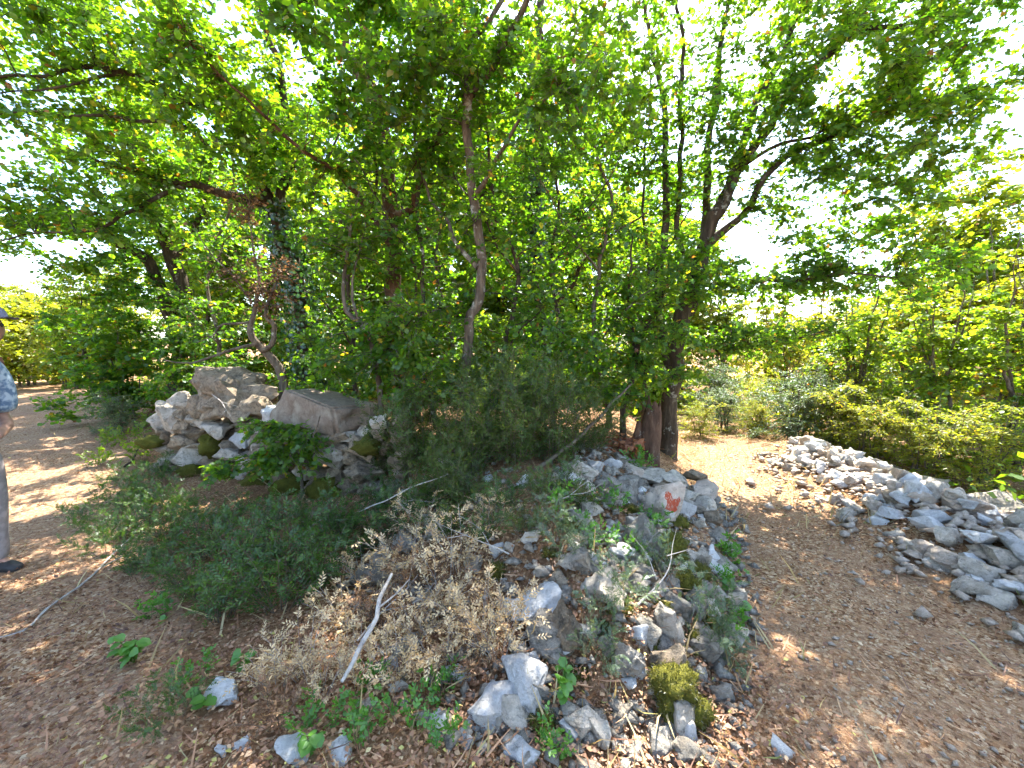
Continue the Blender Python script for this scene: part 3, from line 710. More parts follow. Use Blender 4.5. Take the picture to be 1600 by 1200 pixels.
SLIM = [((505, 470, 5.6), 'slim leafy stem just right of the ivy-dressed leaning trunk'), ((560, 430, 4.7), 'slim leafy stem left of the thick reddish trunk'), ((672, 460, 4.4), 'slim leafy stem between the reddish trunk and the slender pale tree'),
        ((700, 420, 5.6), 'slim dark stem crowding the left side of the slender pale tree'), ((790, 450, 4.3), 'slim leafy stem between the slender pale tree and the ivied trunk'), ((880, 430, 5.0), 'slim leafy stem just right of the straight ivied trunk'),
        ((930, 470, 4.6), 'slim leafy stem midway between the ivied trunk and the stump'), ((1015, 420, 5.4), 'slim leafy stem just left of the fanning tree'), ((640, 500, 6.4), 'slim stem hidden deep behind the thick reddish trunk'), ((345, 440, 6.0), 'slim leafy stem between the twin trunks and the leaning trunk')]
for k, ((px, py, d), lab) in enumerate(SLIM):
    r_ = random.Random(k + 40)
    j = [r_.uniform(-26, 26) for _ in range(6)]
    st = rooted([(px + j[0], 640, d, .030), (px + j[1] * .6, 540, d, .027), (px + j[2], 430, d, .022), (px + j[3] * 1.3, 300, d, .017), (px + j[4] * 2.2, 150, d - .2, .011), (px + j[5] * 3, 20, d - .4, .005)])
    l1 = L_([(px + j[2], 430, d, .014), (px + j[2] + 50 * (1 if k % 2 else -1), 350, d - .3, .009), (px + j[2] + 110 * (1 if k % 2 else -1), 250, d - .5, .005)])
    l2 = L_([(px + j[1] * .6, 540, d, .012), (px + 45 * (-1 if k % 2 else 1), 490, d - .3, .008), (px + 95 * (-1 if k % 2 else 1), 450, d - .6, .004)])
    world_tree('slim_tree', lab, [('trunk', st), ('limb', l1), ('limb', l2)],
               [B(px, 520, d - .2, .75, .55, .55, 30), B(px + 20, 390, d - .2, .75, .55, .55, 24), B(px - 20, 590, d - .5, .6, .4, .3, 20), B(px, 230, d - .3, .8, .6, .6, 14)],
               'bark_dark' if k % 3 else 'bark_grey', 'leaf', 150 + k, lsize=.050, ntw=7, nl=5, tw_len=.22, kind='round', wob=.05, allow_low=True)

# ivy sleeves: children of the trees they cling to
def ivy_on(tree, pts, rad, n, seed, name='ivy'):
    rng = np.random.default_rng(seed)
    lp, lr = smooth_line(pts, rad, .06)
    i = rng.integers(0, len(lp), n)
    th = rng.random(n) * 2 * math.pi
    o = np.stack([np.cos(th), np.sin(th), (rng.random(n) - .5) * .5], -1)
    pos = lp[i] + unit(o) * (lr[i] * (.95 + .7 * rng.random(n) ** 2))[:, None]
    D = np.stack([-np.sin(th), np.cos(th), np.full(n, -.9)], -1) * np.where(rng.random(n) < .5, 1, -1)[:, None]
    D[:, 2] = -np.abs(D[:, 2]); 
    rnd = np.clip(.45 + rng.normal(size=n) * .25, 0, 1)
    me = leaf_mesh(name, pos, D + rng.normal(size=(n, 3)) * .3, o + rng.normal(size=(n, 3)) * .35, .036 + .024 * rng.random(n), rnd, 'round')
    b = np.array(tree.location)
    ob = obj(name, me, M['ivy'], tree, tuple(-b))
    return ob
ivy_on(t6, [P(846, 630, 6.2), P(845, 560, 6.2), P(842, 470, 6.2), P(836, 380, 6.2), P(838, 240, 6.2)], [.2, .2, .18, .17, .13], 3200, 61)
ivy_on(t1, [P(486, 610, 5.4), P(480, 550, 5.4), P(472, 481, 5.4), P(458, 414, 5.4), P(446, 375, 5.4), P(430, 320, 5.3)], [.2, .2, .19, .18, .17, .15], 2600, 62)

# ---------------------------------------------------------------- background trees and shrubs: a few kinds, copied
def proto_tree(seed, h, spread, stems, n, lsize, kind, tw_len, ntw=9, nl=6, low=.15):
    rng = np.random.default_rng(seed)
    limbs = []
    for k in range(stems):
        a = rng.random() * 2 * math.pi; lean = spread * (.2 + .5 * rng.random())
        r0 = (.018 * h / (1 + .25 * stems) + .012) * (.6 if h < 3 else 1)
        pts = [(np.array([.12 * math.cos(a), .12 * math.sin(a), -.1]), r0 * 1.3)]
        for t in (.25, .5, .75, .95):
            pts.append((np.array([lean * t * math.cos(a), lean * t * math.sin(a), h * t]) + rng.normal(size=3) * .05 * h * .4, r0 * (1.05 - t)))
        limbs.append(('trunk' if k == 0 else 'stem', pts))
    blobs = []
    nb = 7
    for k in range(nb):
        a = k * 2.4 + rng.random(); z = h * (low + (.18 if low > .05 else .02) + (.80 - low) * (k + .5) / nb)
        rr = spread * (.55 + .2 * rng.random()) * (1 - .35 * (k / nb))
        blobs.append(((rr * .65 * math.cos(a), rr * .65 * math.sin(a), z), (spread * .55, spread * .55, h * .16), n // nb))
    return build_tree(seed, limbs, blobs, lsize=lsize, ntw=ntw, nl=nl, tw_len=tw_len, kind=kind, trunk_sides=7, minz=h * low, allow_low=True)

def spawn(parts, name, label, bark, leafm, px, py_or_none, depth, s=1.0, group=None, x=None, cat='tree', rz=None):
    X = (px - 800) / FPX * depth * 1.0 if x is None else x
    z = hz(X, depth)
    return place_tree(name, label, cat, parts, M[bark], M[leafm], (X, depth, z), group, random.random() * 6.28 if rz is None else rz, s)

pA = proto_tree(101, 5.2, 1.9, 3, 210, .095, 'round', .34)
pB = proto_tree(102, 4.2, 1.7, 4, 200, .09, 'oval', .32)
pC = proto_tree(103, 2.4, 1.25, 7, 180, .07, 'round', .26, low=.02)
pD = proto_tree(104, 1.5, .95, 9, 130, .05, 'lance', .2, low=.0, nl=8)
def recolour(parts):
    return [(n, me.copy()) for n, me in parts]
def fresh(parts):
    out = []
    for n, me in parts:
        m2 = me.copy(); m2.materials.clear(); out.append((n, m2))
    return out
pA2, pB2, pC2, pD2 = fresh(pA), fresh(pB), fresh(pC), fresh(pD)
pD3 = fresh(pD); pE = fresh(proto_tree(106, 3.2, 1.15, 6, 125, .062, 'round', .26, low=.02)); pE2 = fresh(pE); pA3 = fresh(proto_tree(105, 5.0, 1.7, 3, 300, .06, 'round', .24, ntw=9)); pC3 = fresh(pC); pC4 = pC2; pC5 = fresh(pC)
G1 = 'sunlit trees behind the copse'
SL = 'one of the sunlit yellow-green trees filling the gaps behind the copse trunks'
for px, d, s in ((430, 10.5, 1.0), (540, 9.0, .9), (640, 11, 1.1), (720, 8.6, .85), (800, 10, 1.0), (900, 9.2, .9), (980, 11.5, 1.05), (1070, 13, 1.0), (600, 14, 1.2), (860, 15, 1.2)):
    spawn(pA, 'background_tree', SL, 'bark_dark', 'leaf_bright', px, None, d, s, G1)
for px, d, s_, lab in ((480, 13.5, 1.9, 'tall tree rising behind the leaning ivied trunk'), (610, 15, 2.0, 'tall tree rising behind the thick reddish trunk'), (760, 13, 1.9, 'tall tree rising behind the slender pale tree'), (890, 15, 2.0, 'tall tree rising behind the straight ivied trunk'), (1010, 16, 1.7, 'tall tree rising behind the fanning tree'), (330, 15, 1.8, 'tall tree rising behind the twin dark trunks')):
    spawn(pA3, 'tall_tree', lab, 'bark_dark', 'leaf', px, None, d, s_)
# left side
spawn(pB, 'background_tree', 'bright green tree leaning over the left track bend', 'bark_dark', 'leaf_bright', 150, None, 10.5, .8)
spawn(pB, 'background_tree', 'tall green tree right behind the twin dark trunks', 'bark_dark', 'leaf_bright', 330, None, 11.5, 1.2)
for px, d, s in ((-40, 19, .95), (30, 24, 1.0), (90, 20, .9), (-130, 22, 1.05), (140, 26, 1.1)):
    spawn(pB2, 'yellow_tree', 'hazy yellow-green tree at the far end of the left track', 'bark_dark', 'leaf_yellow', px, None, d, s, 'yellow trees at the end of the left track')
spawn(pC, 'leafy_shrub', 'dense green shrub bordering the left track below the twin trunks', 'twig', 'leaf', 190, None, 7.8, 1.0, cat='shrub')
spawn(pC, 'leafy_shrub', 'green shrub tucked between the boulder and the twin trunks', 'twig', 'leaf', 300, None, 7.0, .7, cat='shrub')
spawn(pD, 'low_bush', 'grey-green bush at the foot of the left track shrub', 'twig', 'leaf_grey', 175, None, 6.6, .55, cat='bush')
# right side
for px, d, s, lab in ((1330, 6.0, .95, 'bright yellow-green sapling clump behind the middle of the stone pile'), (1480, 5.0, .88, 'leafy lime-green sapling behind the near stones'),
                      (1590, 4.6, .95, 'leafy sapling at the right edge of the picture'), (1430, 6.8, 1.15, 'taller lime-green sapling standing behind the other saplings'),
                      (1230, 9.5, .9, 'sunlit olive shrub where the right track disappears'), (1560, 6.2, 1.3, 'tall bright sapling near the right edge, behind the stones')):
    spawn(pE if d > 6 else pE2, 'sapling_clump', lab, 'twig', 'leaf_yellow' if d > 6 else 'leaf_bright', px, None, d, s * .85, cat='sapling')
spawn(pD, 'low_bush', 'rounded grey-green bush behind the far end of the stone pile', 'twig', 'leaf_grey', 1275, None, 6.4, 1.0, cat='bush')
for px, d, s_, lab in ((1370, 4.9, .75, 'low bright bush right behind the middle of the stone pile'), (1460, 4.3, .7, 'low bright bush behind the flat near stones'), (1560, 4.0, .7, 'low bright bush behind the nearest stones at the right edge'), (1320, 5.6, .8, 'low bright bush between the grey-green bush and the saplings')):
    spawn(pD3, 'low_bush', lab, 'twig', 'leaf_yellow', px, None, d, s_, cat='bush')
spawn(pD2, 'low_bush', 'small yellow bush where the stone pile ends', 'twig', 'leaf_yellow', 1185, None, 6.5, .5, cat='bush')
spawn(pD, 'low_bush', 'low grey-green bush closing the bend of the right track', 'twig', 'leaf_grey', 1135, None, 7.0, .65, cat='bush')
spawn(pD3, 'low_bush', 'low yellow bush at the foot of the fanning tree', 'twig', 'leaf_yellow', 1095, None, 6.4, .5, cat='bush')
spawn(pD, 'low_bush', 'rounded grey-green bush overlapping the far end of the stone pile', 'twig', 'leaf_grey', 1245, None, 5.9, .8, cat='bush')
spawn(pD2, 'low_bush', 'yellowish bush at the far end of the right track', 'twig', 'leaf_yellow', 1190, None, 7.5, .7, cat='bush')
spawn(pD, 'low_bush', 'grey-green bush at the bend of the right track', 'twig', 'leaf_grey', 1120, None, 8.6, .9, cat='bush')
for px, d, s in ((1130, 12, .8), (1200, 15, .9), (1290, 12.5, .8), (1350, 10.5, .75), (1380, 16, .95), (1440, 10, .85), (1480, 13, .95), (1590, 15, 1.1), (1060, 15, .9), (1540, 9, .95)):
    spawn(pE, 'hedge_tree', 'one of the yellow-green trees in the thicket beyond the right track', 'twig', 'leaf_yellow', px, None, d, s * 1.5, 'thicket beyond the right track')
FW = 'one of the yellow-green trees of the far wood closing the view'
for k in range(16):
    px = -150 + k * 118 + random.uniform(-25, 25)
    d = random.uniform(17, 27)
    spawn(pA2 if k % 2 else pB2, 'wood_tree', FW, 'bark_grey', 'leaf_yellow', px, None, d, random.uniform(.75, 1.05) if px > 1050 else random.uniform(.9, 1.35), 'trees of the far wood')
for k, (px, d, s) in enumerate(((470, 8.5, .8), (560, 7.6, .75), (660, 8.0, .8), (760, 7.4, .7), (850, 8.2, .85), (940, 7.5, .75), (1020, 8.5, .85), (610, 10, 1.0), (720, 10.5, 1.0), (900, 10.5, 1.0), (380, 9, .9))):
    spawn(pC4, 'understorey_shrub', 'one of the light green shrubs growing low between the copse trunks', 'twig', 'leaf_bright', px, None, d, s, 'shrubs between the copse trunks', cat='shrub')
for px, d, s_ in ((-60, 13, 1.5), (40, 15, 1.6), (110, 14, 1.4), (-20, 18, 1.9), (150, 17, 1.6)):
    spawn(pC3, 'yellow_shrub', 'tall yellow-green shrub closing the end of the left track', 'twig', 'leaf_yellow', px, None, d, s_, 'yellow shrubs at the end of the left track', cat='shrub')
spawn(pA2, 'edge_tree', 'tall pale tree between the fanning limbs and the right edge', 'bark_grey', 'leaf_yellow', 1500, None, 9.2, 1.0)
spawn(pB, 'edge_tree', 'airy light green tree behind the right-hand saplings', 'bark_grey', 'leaf_bright', 1530, None, 11.5, 1.15)
spawn(pB, 'edge_tree', 'tall light green tree at the upper right edge', 'bark_grey', 'leaf_bright', 1600, None, 8.5, 1.15)
# ---------------------------------------------------------------- stones
def rock_mesh(seed, pts=15, cuts=1, rough=.10, box=.55, fine=.20):
    rng = np.random.default_rng(seed)
    bm = bmesh.new()
    v = rng.normal(size=(pts, 3)); v = unit(v)
    v = v / np.maximum(np.max(np.abs(v), axis=1, keepdims=True), 1e-6) * box + v * (1 - box)
    v *= (.78 + .38 * rng.random((pts, 1)))
    for p in v * .5: bm.verts.new(p)
    r = bmesh.ops.convex_hull(bm, input=bm.verts)
    bmesh.ops.delete(bm, geom=[g for g in r['geom_interior'] if isinstance(g, bmesh.types.BMVert)], context='VERTS')
    bmesh.ops.bevel(bm, geom=list(bm.edges), offset=.02, segments=1, affect='EDGES', clamp_overlap=True)
    bmesh.ops.triangulate(bm, faces=bm.faces)
    for it in range(cuts + 1):
        bmesh.ops.subdivide_edges(bm, edges=[e for e in bm.edges if e.calc_length() > fine], cuts=1)
        bmesh.ops.triangulate(bm, faces=bm.faces)
    for w in bm.verts:
        c = Vector(w.co)
        k = mnoise.fractal(c * 2.6 + Vector((seed, seed * .7, 0)), .9, 2.1, 4)
        k2 = mnoise.noise(c * 9 + Vector((0, seed, 3)))
        ridge = abs(mnoise.noise(c * 4.5 + Vector((seed * 1.3, 2, 0))))
        w.co += c.normalized() * (rough * k + rough * .35 * k2 - rough * .8 * ridge)
    me = bpy.data.meshes.new('stone')
    bm.to_mesh(me); bm.free()
    me.polygons.foreach_set('use_smooth', np.ones(len(me.polygons), bool))
    me.set_sharp_from_angle(angle=R(38))
    me.update()
    return me
def with_mat(me, mat):
    m2 = me.copy(); m2.materials.clear(); m2.materials.append(mat); return m2
raw_rocks = [rock_mesh(200 + i, 11 + i % 7) for i in range(12)]
ROCK = {k: [with_mat(r, M[k]) for r in raw_rocks] for k in ('stone', 'stone_white', 'stone_pink', 'stone_brown', 'stone_grey')}
raw_big = [rock_mesh(300 + i, 17, 2, .13, .72, .09) for i in range(4)]
def block_mesh(seed, jit, rough):
    rng = np.random.default_rng(seed); bm = bmesh.new(); bmesh.ops.create_cube(bm, size=1.0)
    for v in bm.verts: v.co += Vector(rng.normal(size=3) * jit)
    bmesh.ops.bevel(bm, geom=list(bm.edges), offset=.05, segments=2, affect='EDGES')
    for it in range(3):
        bmesh.ops.subdivide_edges(bm, edges=[e for e in bm.edges if e.calc_length() > .12], cuts=1, use_grid_fill=True)
        bmesh.ops.triangulate(bm, faces=bm.faces)
    for w in bm.verts:
        c = Vector(w.co)
        w.co += c.normalized() * (rough * mnoise.fractal(c * 3 + Vector((seed, 0, 0)), .9, 2.1, 5) - rough * .9 * abs(mnoise.noise(c * 5 + Vector((3, seed, 0)))))
    me = bpy.data.meshes.new('stone'); bm.to_mesh(me); bm.free()
    me.polygons.foreach_set('use_smooth', np.ones(len(me.polygons), bool)); me.set_sharp_from_angle(angle=R(38)); me.update()
    return me
raw_big[2] = block_mesh(5, .07, .05)
raw_big[1] = rock_mesh(341, 22, 2, .16, .85, .08)

def put_stone(parent, loc, size, mats=('stone',), rot=None, name='stone', mesh=None, origin=(0, 0, 0)):
    me = mesh or random.choice(ROCK[random.choice(mats)])
    o = bpy.data.objects.new(name, me)
    COL.objects.link(o)
    o.parent = parent
    o.location = Vector(loc) - Vector(origin)
    o.scale = size
    o.rotation_euler = rot if rot is not None else (random.uniform(-.3, .3), random.uniform(-.3, .3), random.random() * 6.28)
    return o

def px2m(px, d): return px / FPX * d

# the ruined dry stone wall on the left
wall_o = tuple(P(430, 760, 4.1)); wall_o = (wall_o[0], wall_o[1], hz(wall_o[0], wall_o[1]))
wall = thing('dry_stone_wall', 'ruined mossy dry stone wall topped by two big boulders', 'stone wall', wall_o)
def wd(px): return 4.75 + (px - 260) / 340 * (3.55 - 4.75)
heroes = [(365, 614, 138, 70, 'stone_brown', .08, 1), (512, 642, 140, 52, 'slab', .17, 2), (517, 710, 62, 32, 'stone', 0, 0), (567, 735, 76, 40, 'stone_brown', -.1, 3), (520, 684, 60, 24, 'stone_brown', .3, 0),
          (495, 696, 28, 34, 'stone', .1, 0), (572, 696, 44, 38, 'stone_brown', 0, 0), (425, 646, 36, 24, 'stone_white', .1, 0), (380, 686, 36, 22, 'stone_white', 0, 0), (362, 711, 40, 28, 'stone', 0, 0),
          (300, 713, 46, 32, 'stone', 0, 0), (288, 692, 38, 30, 'stone_brown', .2, 0), (291, 667, 36, 26, 'stone_brown', 0, 0), (270, 652, 42, 46, 'stone', .3, 0), (312, 638, 40, 34, 'stone_brown', 0, 0), (402, 638, 52, 30, 'stone_brown', -.2, 0),
          (340, 672, 40, 26, 'stone', .1, 0), (330, 700, 30, 24, 'stone_brown', 0, 0), (410, 668, 44, 20, 'stone', 0, 0), (455, 690, 44, 24, 'stone_brown', .1, 0), (450, 714, 50, 24, 'stone', 0, 0), (405, 712, 40, 26, 'stone_brown', 0, 0), (285, 625, 36, 22, 'stone', 0, 0)]
wrot = math.atan2(-1.2, 2.9)
for i, (px, py, w, h, mt, tilt, big) in enumerate(heroes):
    d = wd(px) + (.15 if big else 0)
    p = P(px, py, d)
    W, H = px2m(w, d), px2m(h, d)
    me = with_mat(raw_big[big], M[mt]) if big else None
    put_stone(wall, p, ((W * 1.12, .55, H * 1.15) if big == 1 else (W * 1.0, .5, H * 1.0) if big == 2 else (W * 1.2, W * .9, H * 1.25)), (mt,), (random.uniform(-.08, .08), tilt, wrot + random.uniform(-.15, .15) + (math.pi if random.random() < .5 and not big else 0)), 'boulder' if big in (1, 2) else 'stone', me, wall_o)
for back in (0, 1):
    for px in range(262, 625, 24):
        for py in range(662 if px > 320 else 640, 800, 19):
            p_ = (px + random.uniform(-8, 8), py + random.uniform(-5, 5))
            if back == 0 and any(abs(p_[0] - h[0]) < h[2] * .42 and abs(p_[1] - h[1]) < h[3] * .45 for h in heroes): continue
            if back == 0 and p_[1] > 640 + 40 and 430 < p_[0] < 560 and p_[1] < 672: continue
            d = wd(p_[0]) + .06 + back * .28
            p = P(p_[0], p_[1], d)
            if p[2] < hz(p[0], p[1]) - .03: continue
            W = px2m(random.uniform(30, 48), d); H = px2m(random.uniform(20, 30), d)
            put_stone(wall, p, (W, W * .9, H), ('stone', 'stone_brown', 'stone_brown'), None if random.random() < .2 else (random.uniform(-.15, .15), random.uniform(-.2, .2), wrot + random.uniform(-.4, .4)), origin=wall_o)

# moss cushions
def moss_on(parent, centre, rad, seed, origin=(0, 0, 0), n=700):
    rng = np.random.default_rng(seed)
    bm = bmesh.new(); bmesh.ops.create_icosphere(bm, subdivisions=3, radius=1)
    for v in bm.verts:
        k = mnoise.fractal(v.co * 2.2 + Vector((seed, 0, 0)), .8, 2, 3)
        v.co *= 1 + .42 * k
    me = bpy.data.meshes.new('moss_cushion'); bm.to_mesh(me); bm.free()
    me.polygons.foreach_set('use_smooth', np.ones(len(me.polygons), bool))
    co = np.array([v.co[:] for v in me.vertices])
    o = obj('moss_cushion', me, M['moss'], parent, tuple(np.asarray(centre) - np.asarray(origin)))
    o.scale = rad
    i = rng.integers(0, len(co), n)
    p = co[i] * np.asarray(rad) + rng.normal(size=(n, 3)) * np.asarray(rad) * .07
    nn = unit(co[i] / np.asarray(rad))
    me2 = leaf_mesh('moss_fuzz', p, nn + rng.normal(size=(n, 3)) * .5 + np.array([0, 0, .2]), rng.normal(size=(n, 3)), .006 + .008 * rng.random(n), rng.random(n), 'lance')
    f = obj('moss_fuzz', me2, M['moss_blade'], parent, tuple(np.asarray(centre) - np.asarray(origin)))
    f['kind'] = 'stuff'
for k, (px, py, w, h) in enumerate(((330, 695, 26, 34), (345, 745, 50, 44), (400, 765, 60, 50), (455, 770, 60, 50), (575, 697, 40, 26), (300, 735, 36, 24), (240, 690, 40, 18), (510, 765, 46, 40))):
    d = wd(max(px, 262)) - .06
    moss_on(wall, P(px, py, d), (px2m(w, d) * .55, .13, px2m(h, d) * .55), 40 + k, wall_o, 900)

# the rubble mound in the fork
mo = (.6, 2.3, hz(.6, 2.3))
mound = thing('rubble_mound', 'sloping mound of loose limestone rubble in the fork of the tracks', 'rubble', mo)
def G(px, py):
    """ground point seen at a pixel"""
    a = P(px, py, 1.0) - np.array([0, 0, CAM_H])
    s = np.arange(.4, 30, .02)
    q = a[None] * s[:, None]
    hit = np.nonzero(q[:, 2] + CAM_H < height(q[:, 0], q[:, 1]))[0]
    i = hit[0] if len(hit) else len(s) - 1
    return np.array([q[i, 0], q[i, 1], hz(q[i, 0], q[i, 1])]), s[i]
mh = [(885, 1002, 62, 95, 'stone_brown', 3), (805, 953, 42, 28, 'stone_white', 0), (846, 938, 28, 40, 'stone', 0), (875, 915, 28, 36, 'stone_brown', 0), (778, 868, 30, 28, 'stone_white', 0), (828, 1042, 30, 44, 'stone_white', 0),
      (715, 1066, 40, 34, 'stone_white', 0), (727, 1160, 28, 24, 'stone_white', 0), (770, 1114, 24, 20, 'stone_white', 0), (750, 1142, 46, 20, 'stone_white', 0), (915, 1148, 56, 60, 'stone', 0), (895, 1130, 40, 36, 'stone', 0),
      (820, 1190, 60, 40, 'stone_white', 0), (1003, 1003, 30, 36, 'stone_white', 0), (985, 1040, 50, 66, 'stone_grey', 3), (1012, 850, 60, 80, 'stone_grey', 3), (1000, 830, 40, 40, 'stone', 0), 
      (1096, 1066, 34, 40, 'stone', 0), (1045, 990, 44, 70, 'stone', 0), (1080, 1162, 30, 46, 'stone_white', 0), (1225, 1184, 36, 30, 'stone_white', 0), (345, 1092, 54, 42, 'stone_white', 0), (375, 1168, 26, 20, 'stone_white', 0), (345, 1184, 24, 18, 'stone_white', 0),
      (455, 1182, 56, 38, 'stone_white', 0), (530, 1190, 50, 30, 'stone_white', 0), (680, 1140, 40, 40, 'stone_white', 0), (620, 1080, 30, 22, 'stone', 0), (570, 1110, 34, 20, 'stone', 0), (940, 900, 40, 30, 'stone', 0), (960, 930, 34, 26, 'stone', 0),
      (920, 880, 30, 26, 'stone_white', 0), (985, 915, 36, 28, 'stone', 0), (1110, 960, 34, 44, 'stone', 0), (1100, 880, 40, 44, 'stone', 0), (850, 900, 30, 22, 'stone', 0), (740, 885, 34, 30, 'stone', 0), (905, 850, 34, 26, 'stone', 0), (1020, 925, 44, 30, 'stone', 0), (1030, 1150, 40, 24, 'stone', 0), (970, 1170, 36, 24, 'stone', 0)]
for px, py, w, h, mt, big in mh:
    q, s = G(px, py + h * .3)
    dd = s * .93
    W, H = px2m(w, s), px2m(h, s)
    out_of_mound = px < 600 or px > 1150
    me = with_mat(raw_big[big], M[mt]) if big else None
    Hh = H * .95
    loc = (q[0], q[1] + W * .25, q[2] + Hh * .28)
    put_stone(mound, loc, (W * 1.15, W * random.uniform(.8, 1.1), Hh * 1.1), (mt,), (random.uniform(-.2, .2), random.uniform(-.25, .25), random.uniform(-.5, .5)), 'stone', me, mo)
cnt = 0
rr = random.Random(5)
while cnt < 235:
    x, y = rr.uniform(-.9, 2.0), rr.uniform(1.25, 3.7)
    d = float(wedge_d(np.array([x]), np.array([y]))[0])
    if d < -.12 or d > 1.1: continue
    right = (x - (y - 1.4) * .5) > -.35
    if not right and rr.random() < .65: continue
    w = rr.uniform(.05, .12) if rr.random() < .7 else rr.uniform(.12, .22)
    put_stone(mound, (x, y, hz(x, y) + w * .18), (w * rr.uniform(.9, 1.4), w * rr.uniform(.7, 1.1), w * rr.uniform(.45, .95)), ('stone_grey', 'stone_grey', 'stone', 'stone_white'), (rr.uniform(-.5, .5), rr.uniform(-.5, .5), rr.random() * 6.28), origin=mo)
    cnt += 1
# corner of the wall by the sunny track
for px, py, w, h in ((1052, 748, 44, 26), (1085, 745, 40, 24), (1105, 765, 36, 28), (1065, 772, 44, 26), (1100, 790, 36, 26), (1040, 765, 36, 24), (1075, 795, 40, 24), (1020, 745, 40, 22), (990, 742, 40, 22), (960, 738, 40, 20), (935, 735, 34, 18), (1110, 808, 30, 22), (1048, 820, 40, 26), (985, 770, 36, 22), (950, 765, 34, 22), (1015, 775, 34, 24), (970, 795, 36, 24), (1000, 800, 34, 24)):
    d = 3.45 - (py - 740) * .006
    p = P(px, py, d); W = px2m(w, d); H = px2m(h, d)
    put_stone(mound, p, (W * 1.2, W * 1.1, H * 1.2), ('stone_pink', 'stone_brown', 'stone'), (rr.uniform(-.2, .2), rr.uniform(-.2, .2), rr.uniform(-.4, .4)), origin=mo)
for k, (px, py, w, h) in enumerate(((1052, 858, 56, 60), (1076, 915, 44, 48), (1065, 1085, 92, 100), (776, 896, 28, 36), (850, 1145, 44, 36), (895, 828, 36, 26), (985, 800, 30, 22), (970, 965, 40, 24), (1010, 890, 34, 16), (940, 985, 26, 14), (1035, 955, 40, 20), (905, 1060, 34, 18), (860, 870, 24, 14), (1095, 900, 40, 34), (1110, 985, 40, 30), (1060, 820, 40, 26), (1090, 1010, 36, 40), (1030, 1020, 40, 22))):
    q, s = G(px, py + h * .35)
    W, H = px2m(w, s), px2m(h, s)
    if k in (2,): put_stone(mound, (q[0], q[1] + .1, q[2] + H * .3), (W * 1.05, W, H * 1.0), ('stone_brown',), (0, .1, .3), origin=mo)
    if k == 2:
        moss_on(mound, (q[0] - W * .12, q[1] + W * .15, q[2] + H * .42), (W * .40, W * .36, H * .28), 70, mo, 2600)
        moss_on(mound, (q[0] - W * .26, q[1] - W * .10, q[2] + H * .12), (W * .22, W * .22, H * .34), 90, mo, 1600)
        moss_on(mound, (q[0] + W * .18, q[1] - W * .16, q[2] + H * .10), (W * .26, W * .22, H * .24), 91, mo, 1600)
    else:
        moss_on(mound, (q[0], q[1] + W * .3, q[2] + H * .25), (W * .5, W * .42, H * .45), 70 + k, mo, 1800)
# red and white trail blaze painted on the pinkish stone
q, s = G(1040, 818)
def blaze_mat():
    m = M['stone_pink'].copy(); m.name = 'painted_stone'; nt = m.node_tree
    pb = [n for n in nt.nodes if n.type == 'BSDF_PRINCIPLED'][0]
    src = pb.inputs['Base Color'].links[0].from_socket
    tc = N_(nt, 'ShaderNodeTexCoord'); nz = N_(nt, 'ShaderNodeTexNoise'); nz.inputs['Scale'].default_value = 6; nz.inputs['Detail'].default_value = 6
    nt.links.new(tc.outputs['Object'], nz.inputs['Vector'])
    va = N_(nt, 'ShaderNodeVectorMath', operation='MULTIPLY_ADD'); va.inputs[1].default_value = (.35, .35, .35)
    nt.links.new(nz.outputs['Color'], va.inputs[0]); nt.links.new(tc.outputs['Object'], va.inputs[2])
    sp_ = N_(nt, 'ShaderNodeSeparateXYZ'); nt.links.new(va.outputs[0], sp_.inputs[0])
    rz_ = ramp(nt, [(0, (0, 0, 0)), (.30, (1, 1, 1)), (.74, (0, 0, 0))], 'CONSTANT')      # painted zone in height
    col_ = ramp(nt, [(0, (.70, .65, .58)), (.46, (.60, .10, .04))], 'CONSTANT')
    sh = N_(nt, 'ShaderNodeMath', operation='ADD'); sh.inputs[1].default_value = .32; nt.links.new(sp_.outputs['Z'], sh.inputs[0])
    nt.links.new(sh.outputs[0], rz_.inputs[0]); nt.links.new(sh.outputs[0], col_.inputs[0])
    ax = N_(nt, 'ShaderNodeMath', operation='COMPARE'); ax.inputs[1].default_value = .17; ax.inputs[2].default_value = .22; nt.links.new(sp_.outputs['X'], ax.inputs[0])
    mu = N_(nt, 'ShaderNodeMath', operation='MULTIPLY'); nt.links.new(ax.outputs[0], mu.inputs[0]); nt.links.new(rz_.outputs[0], mu.inputs[1])
    mx = N_(nt, 'ShaderNodeMix', data_type='RGBA'); wn_ = N_(nt, 'ShaderNodeTexNoise'); wn_.inputs['Scale'].default_value = 22; wn_.inputs['Detail'].default_value = 5; nt.links.new(tc.outputs['Object'], wn_.inputs['Vector']); wr_ = ramp(nt, [(.36, (.2, .2, .2)), (.46, (.95, .95, .95))]); nt.links.new(wn_.outputs['Fac'], wr_.inputs[0]); mw_ = N_(nt, 'ShaderNodeMath', operation='MULTIPLY'); nt.links.new(mu.outputs[0], mw_.inputs[0]); nt.links.new(wr_.outputs[0], mw_.inputs[1])
    nt.links.new(mw_.outputs[0], mx.inputs['Factor']); nt.links.new(src, mx.inputs['A']); nt.links.new(col_.outputs[0], mx.inputs['B'])
    nt.links.new(mx.outputs['Result'], pb.inputs['Base Color'])
    return m
bz = put_stone(mound, (q[0] + .0, q[1] + .02, q[2] + .14), (.24, .2, .36), ('stone_pink',), (.1, .25, .2), 'stone', with_mat(raw_rocks[3], blaze_mat()), mo)
bz['label'] = 'stone with a red and white painted trail mark'

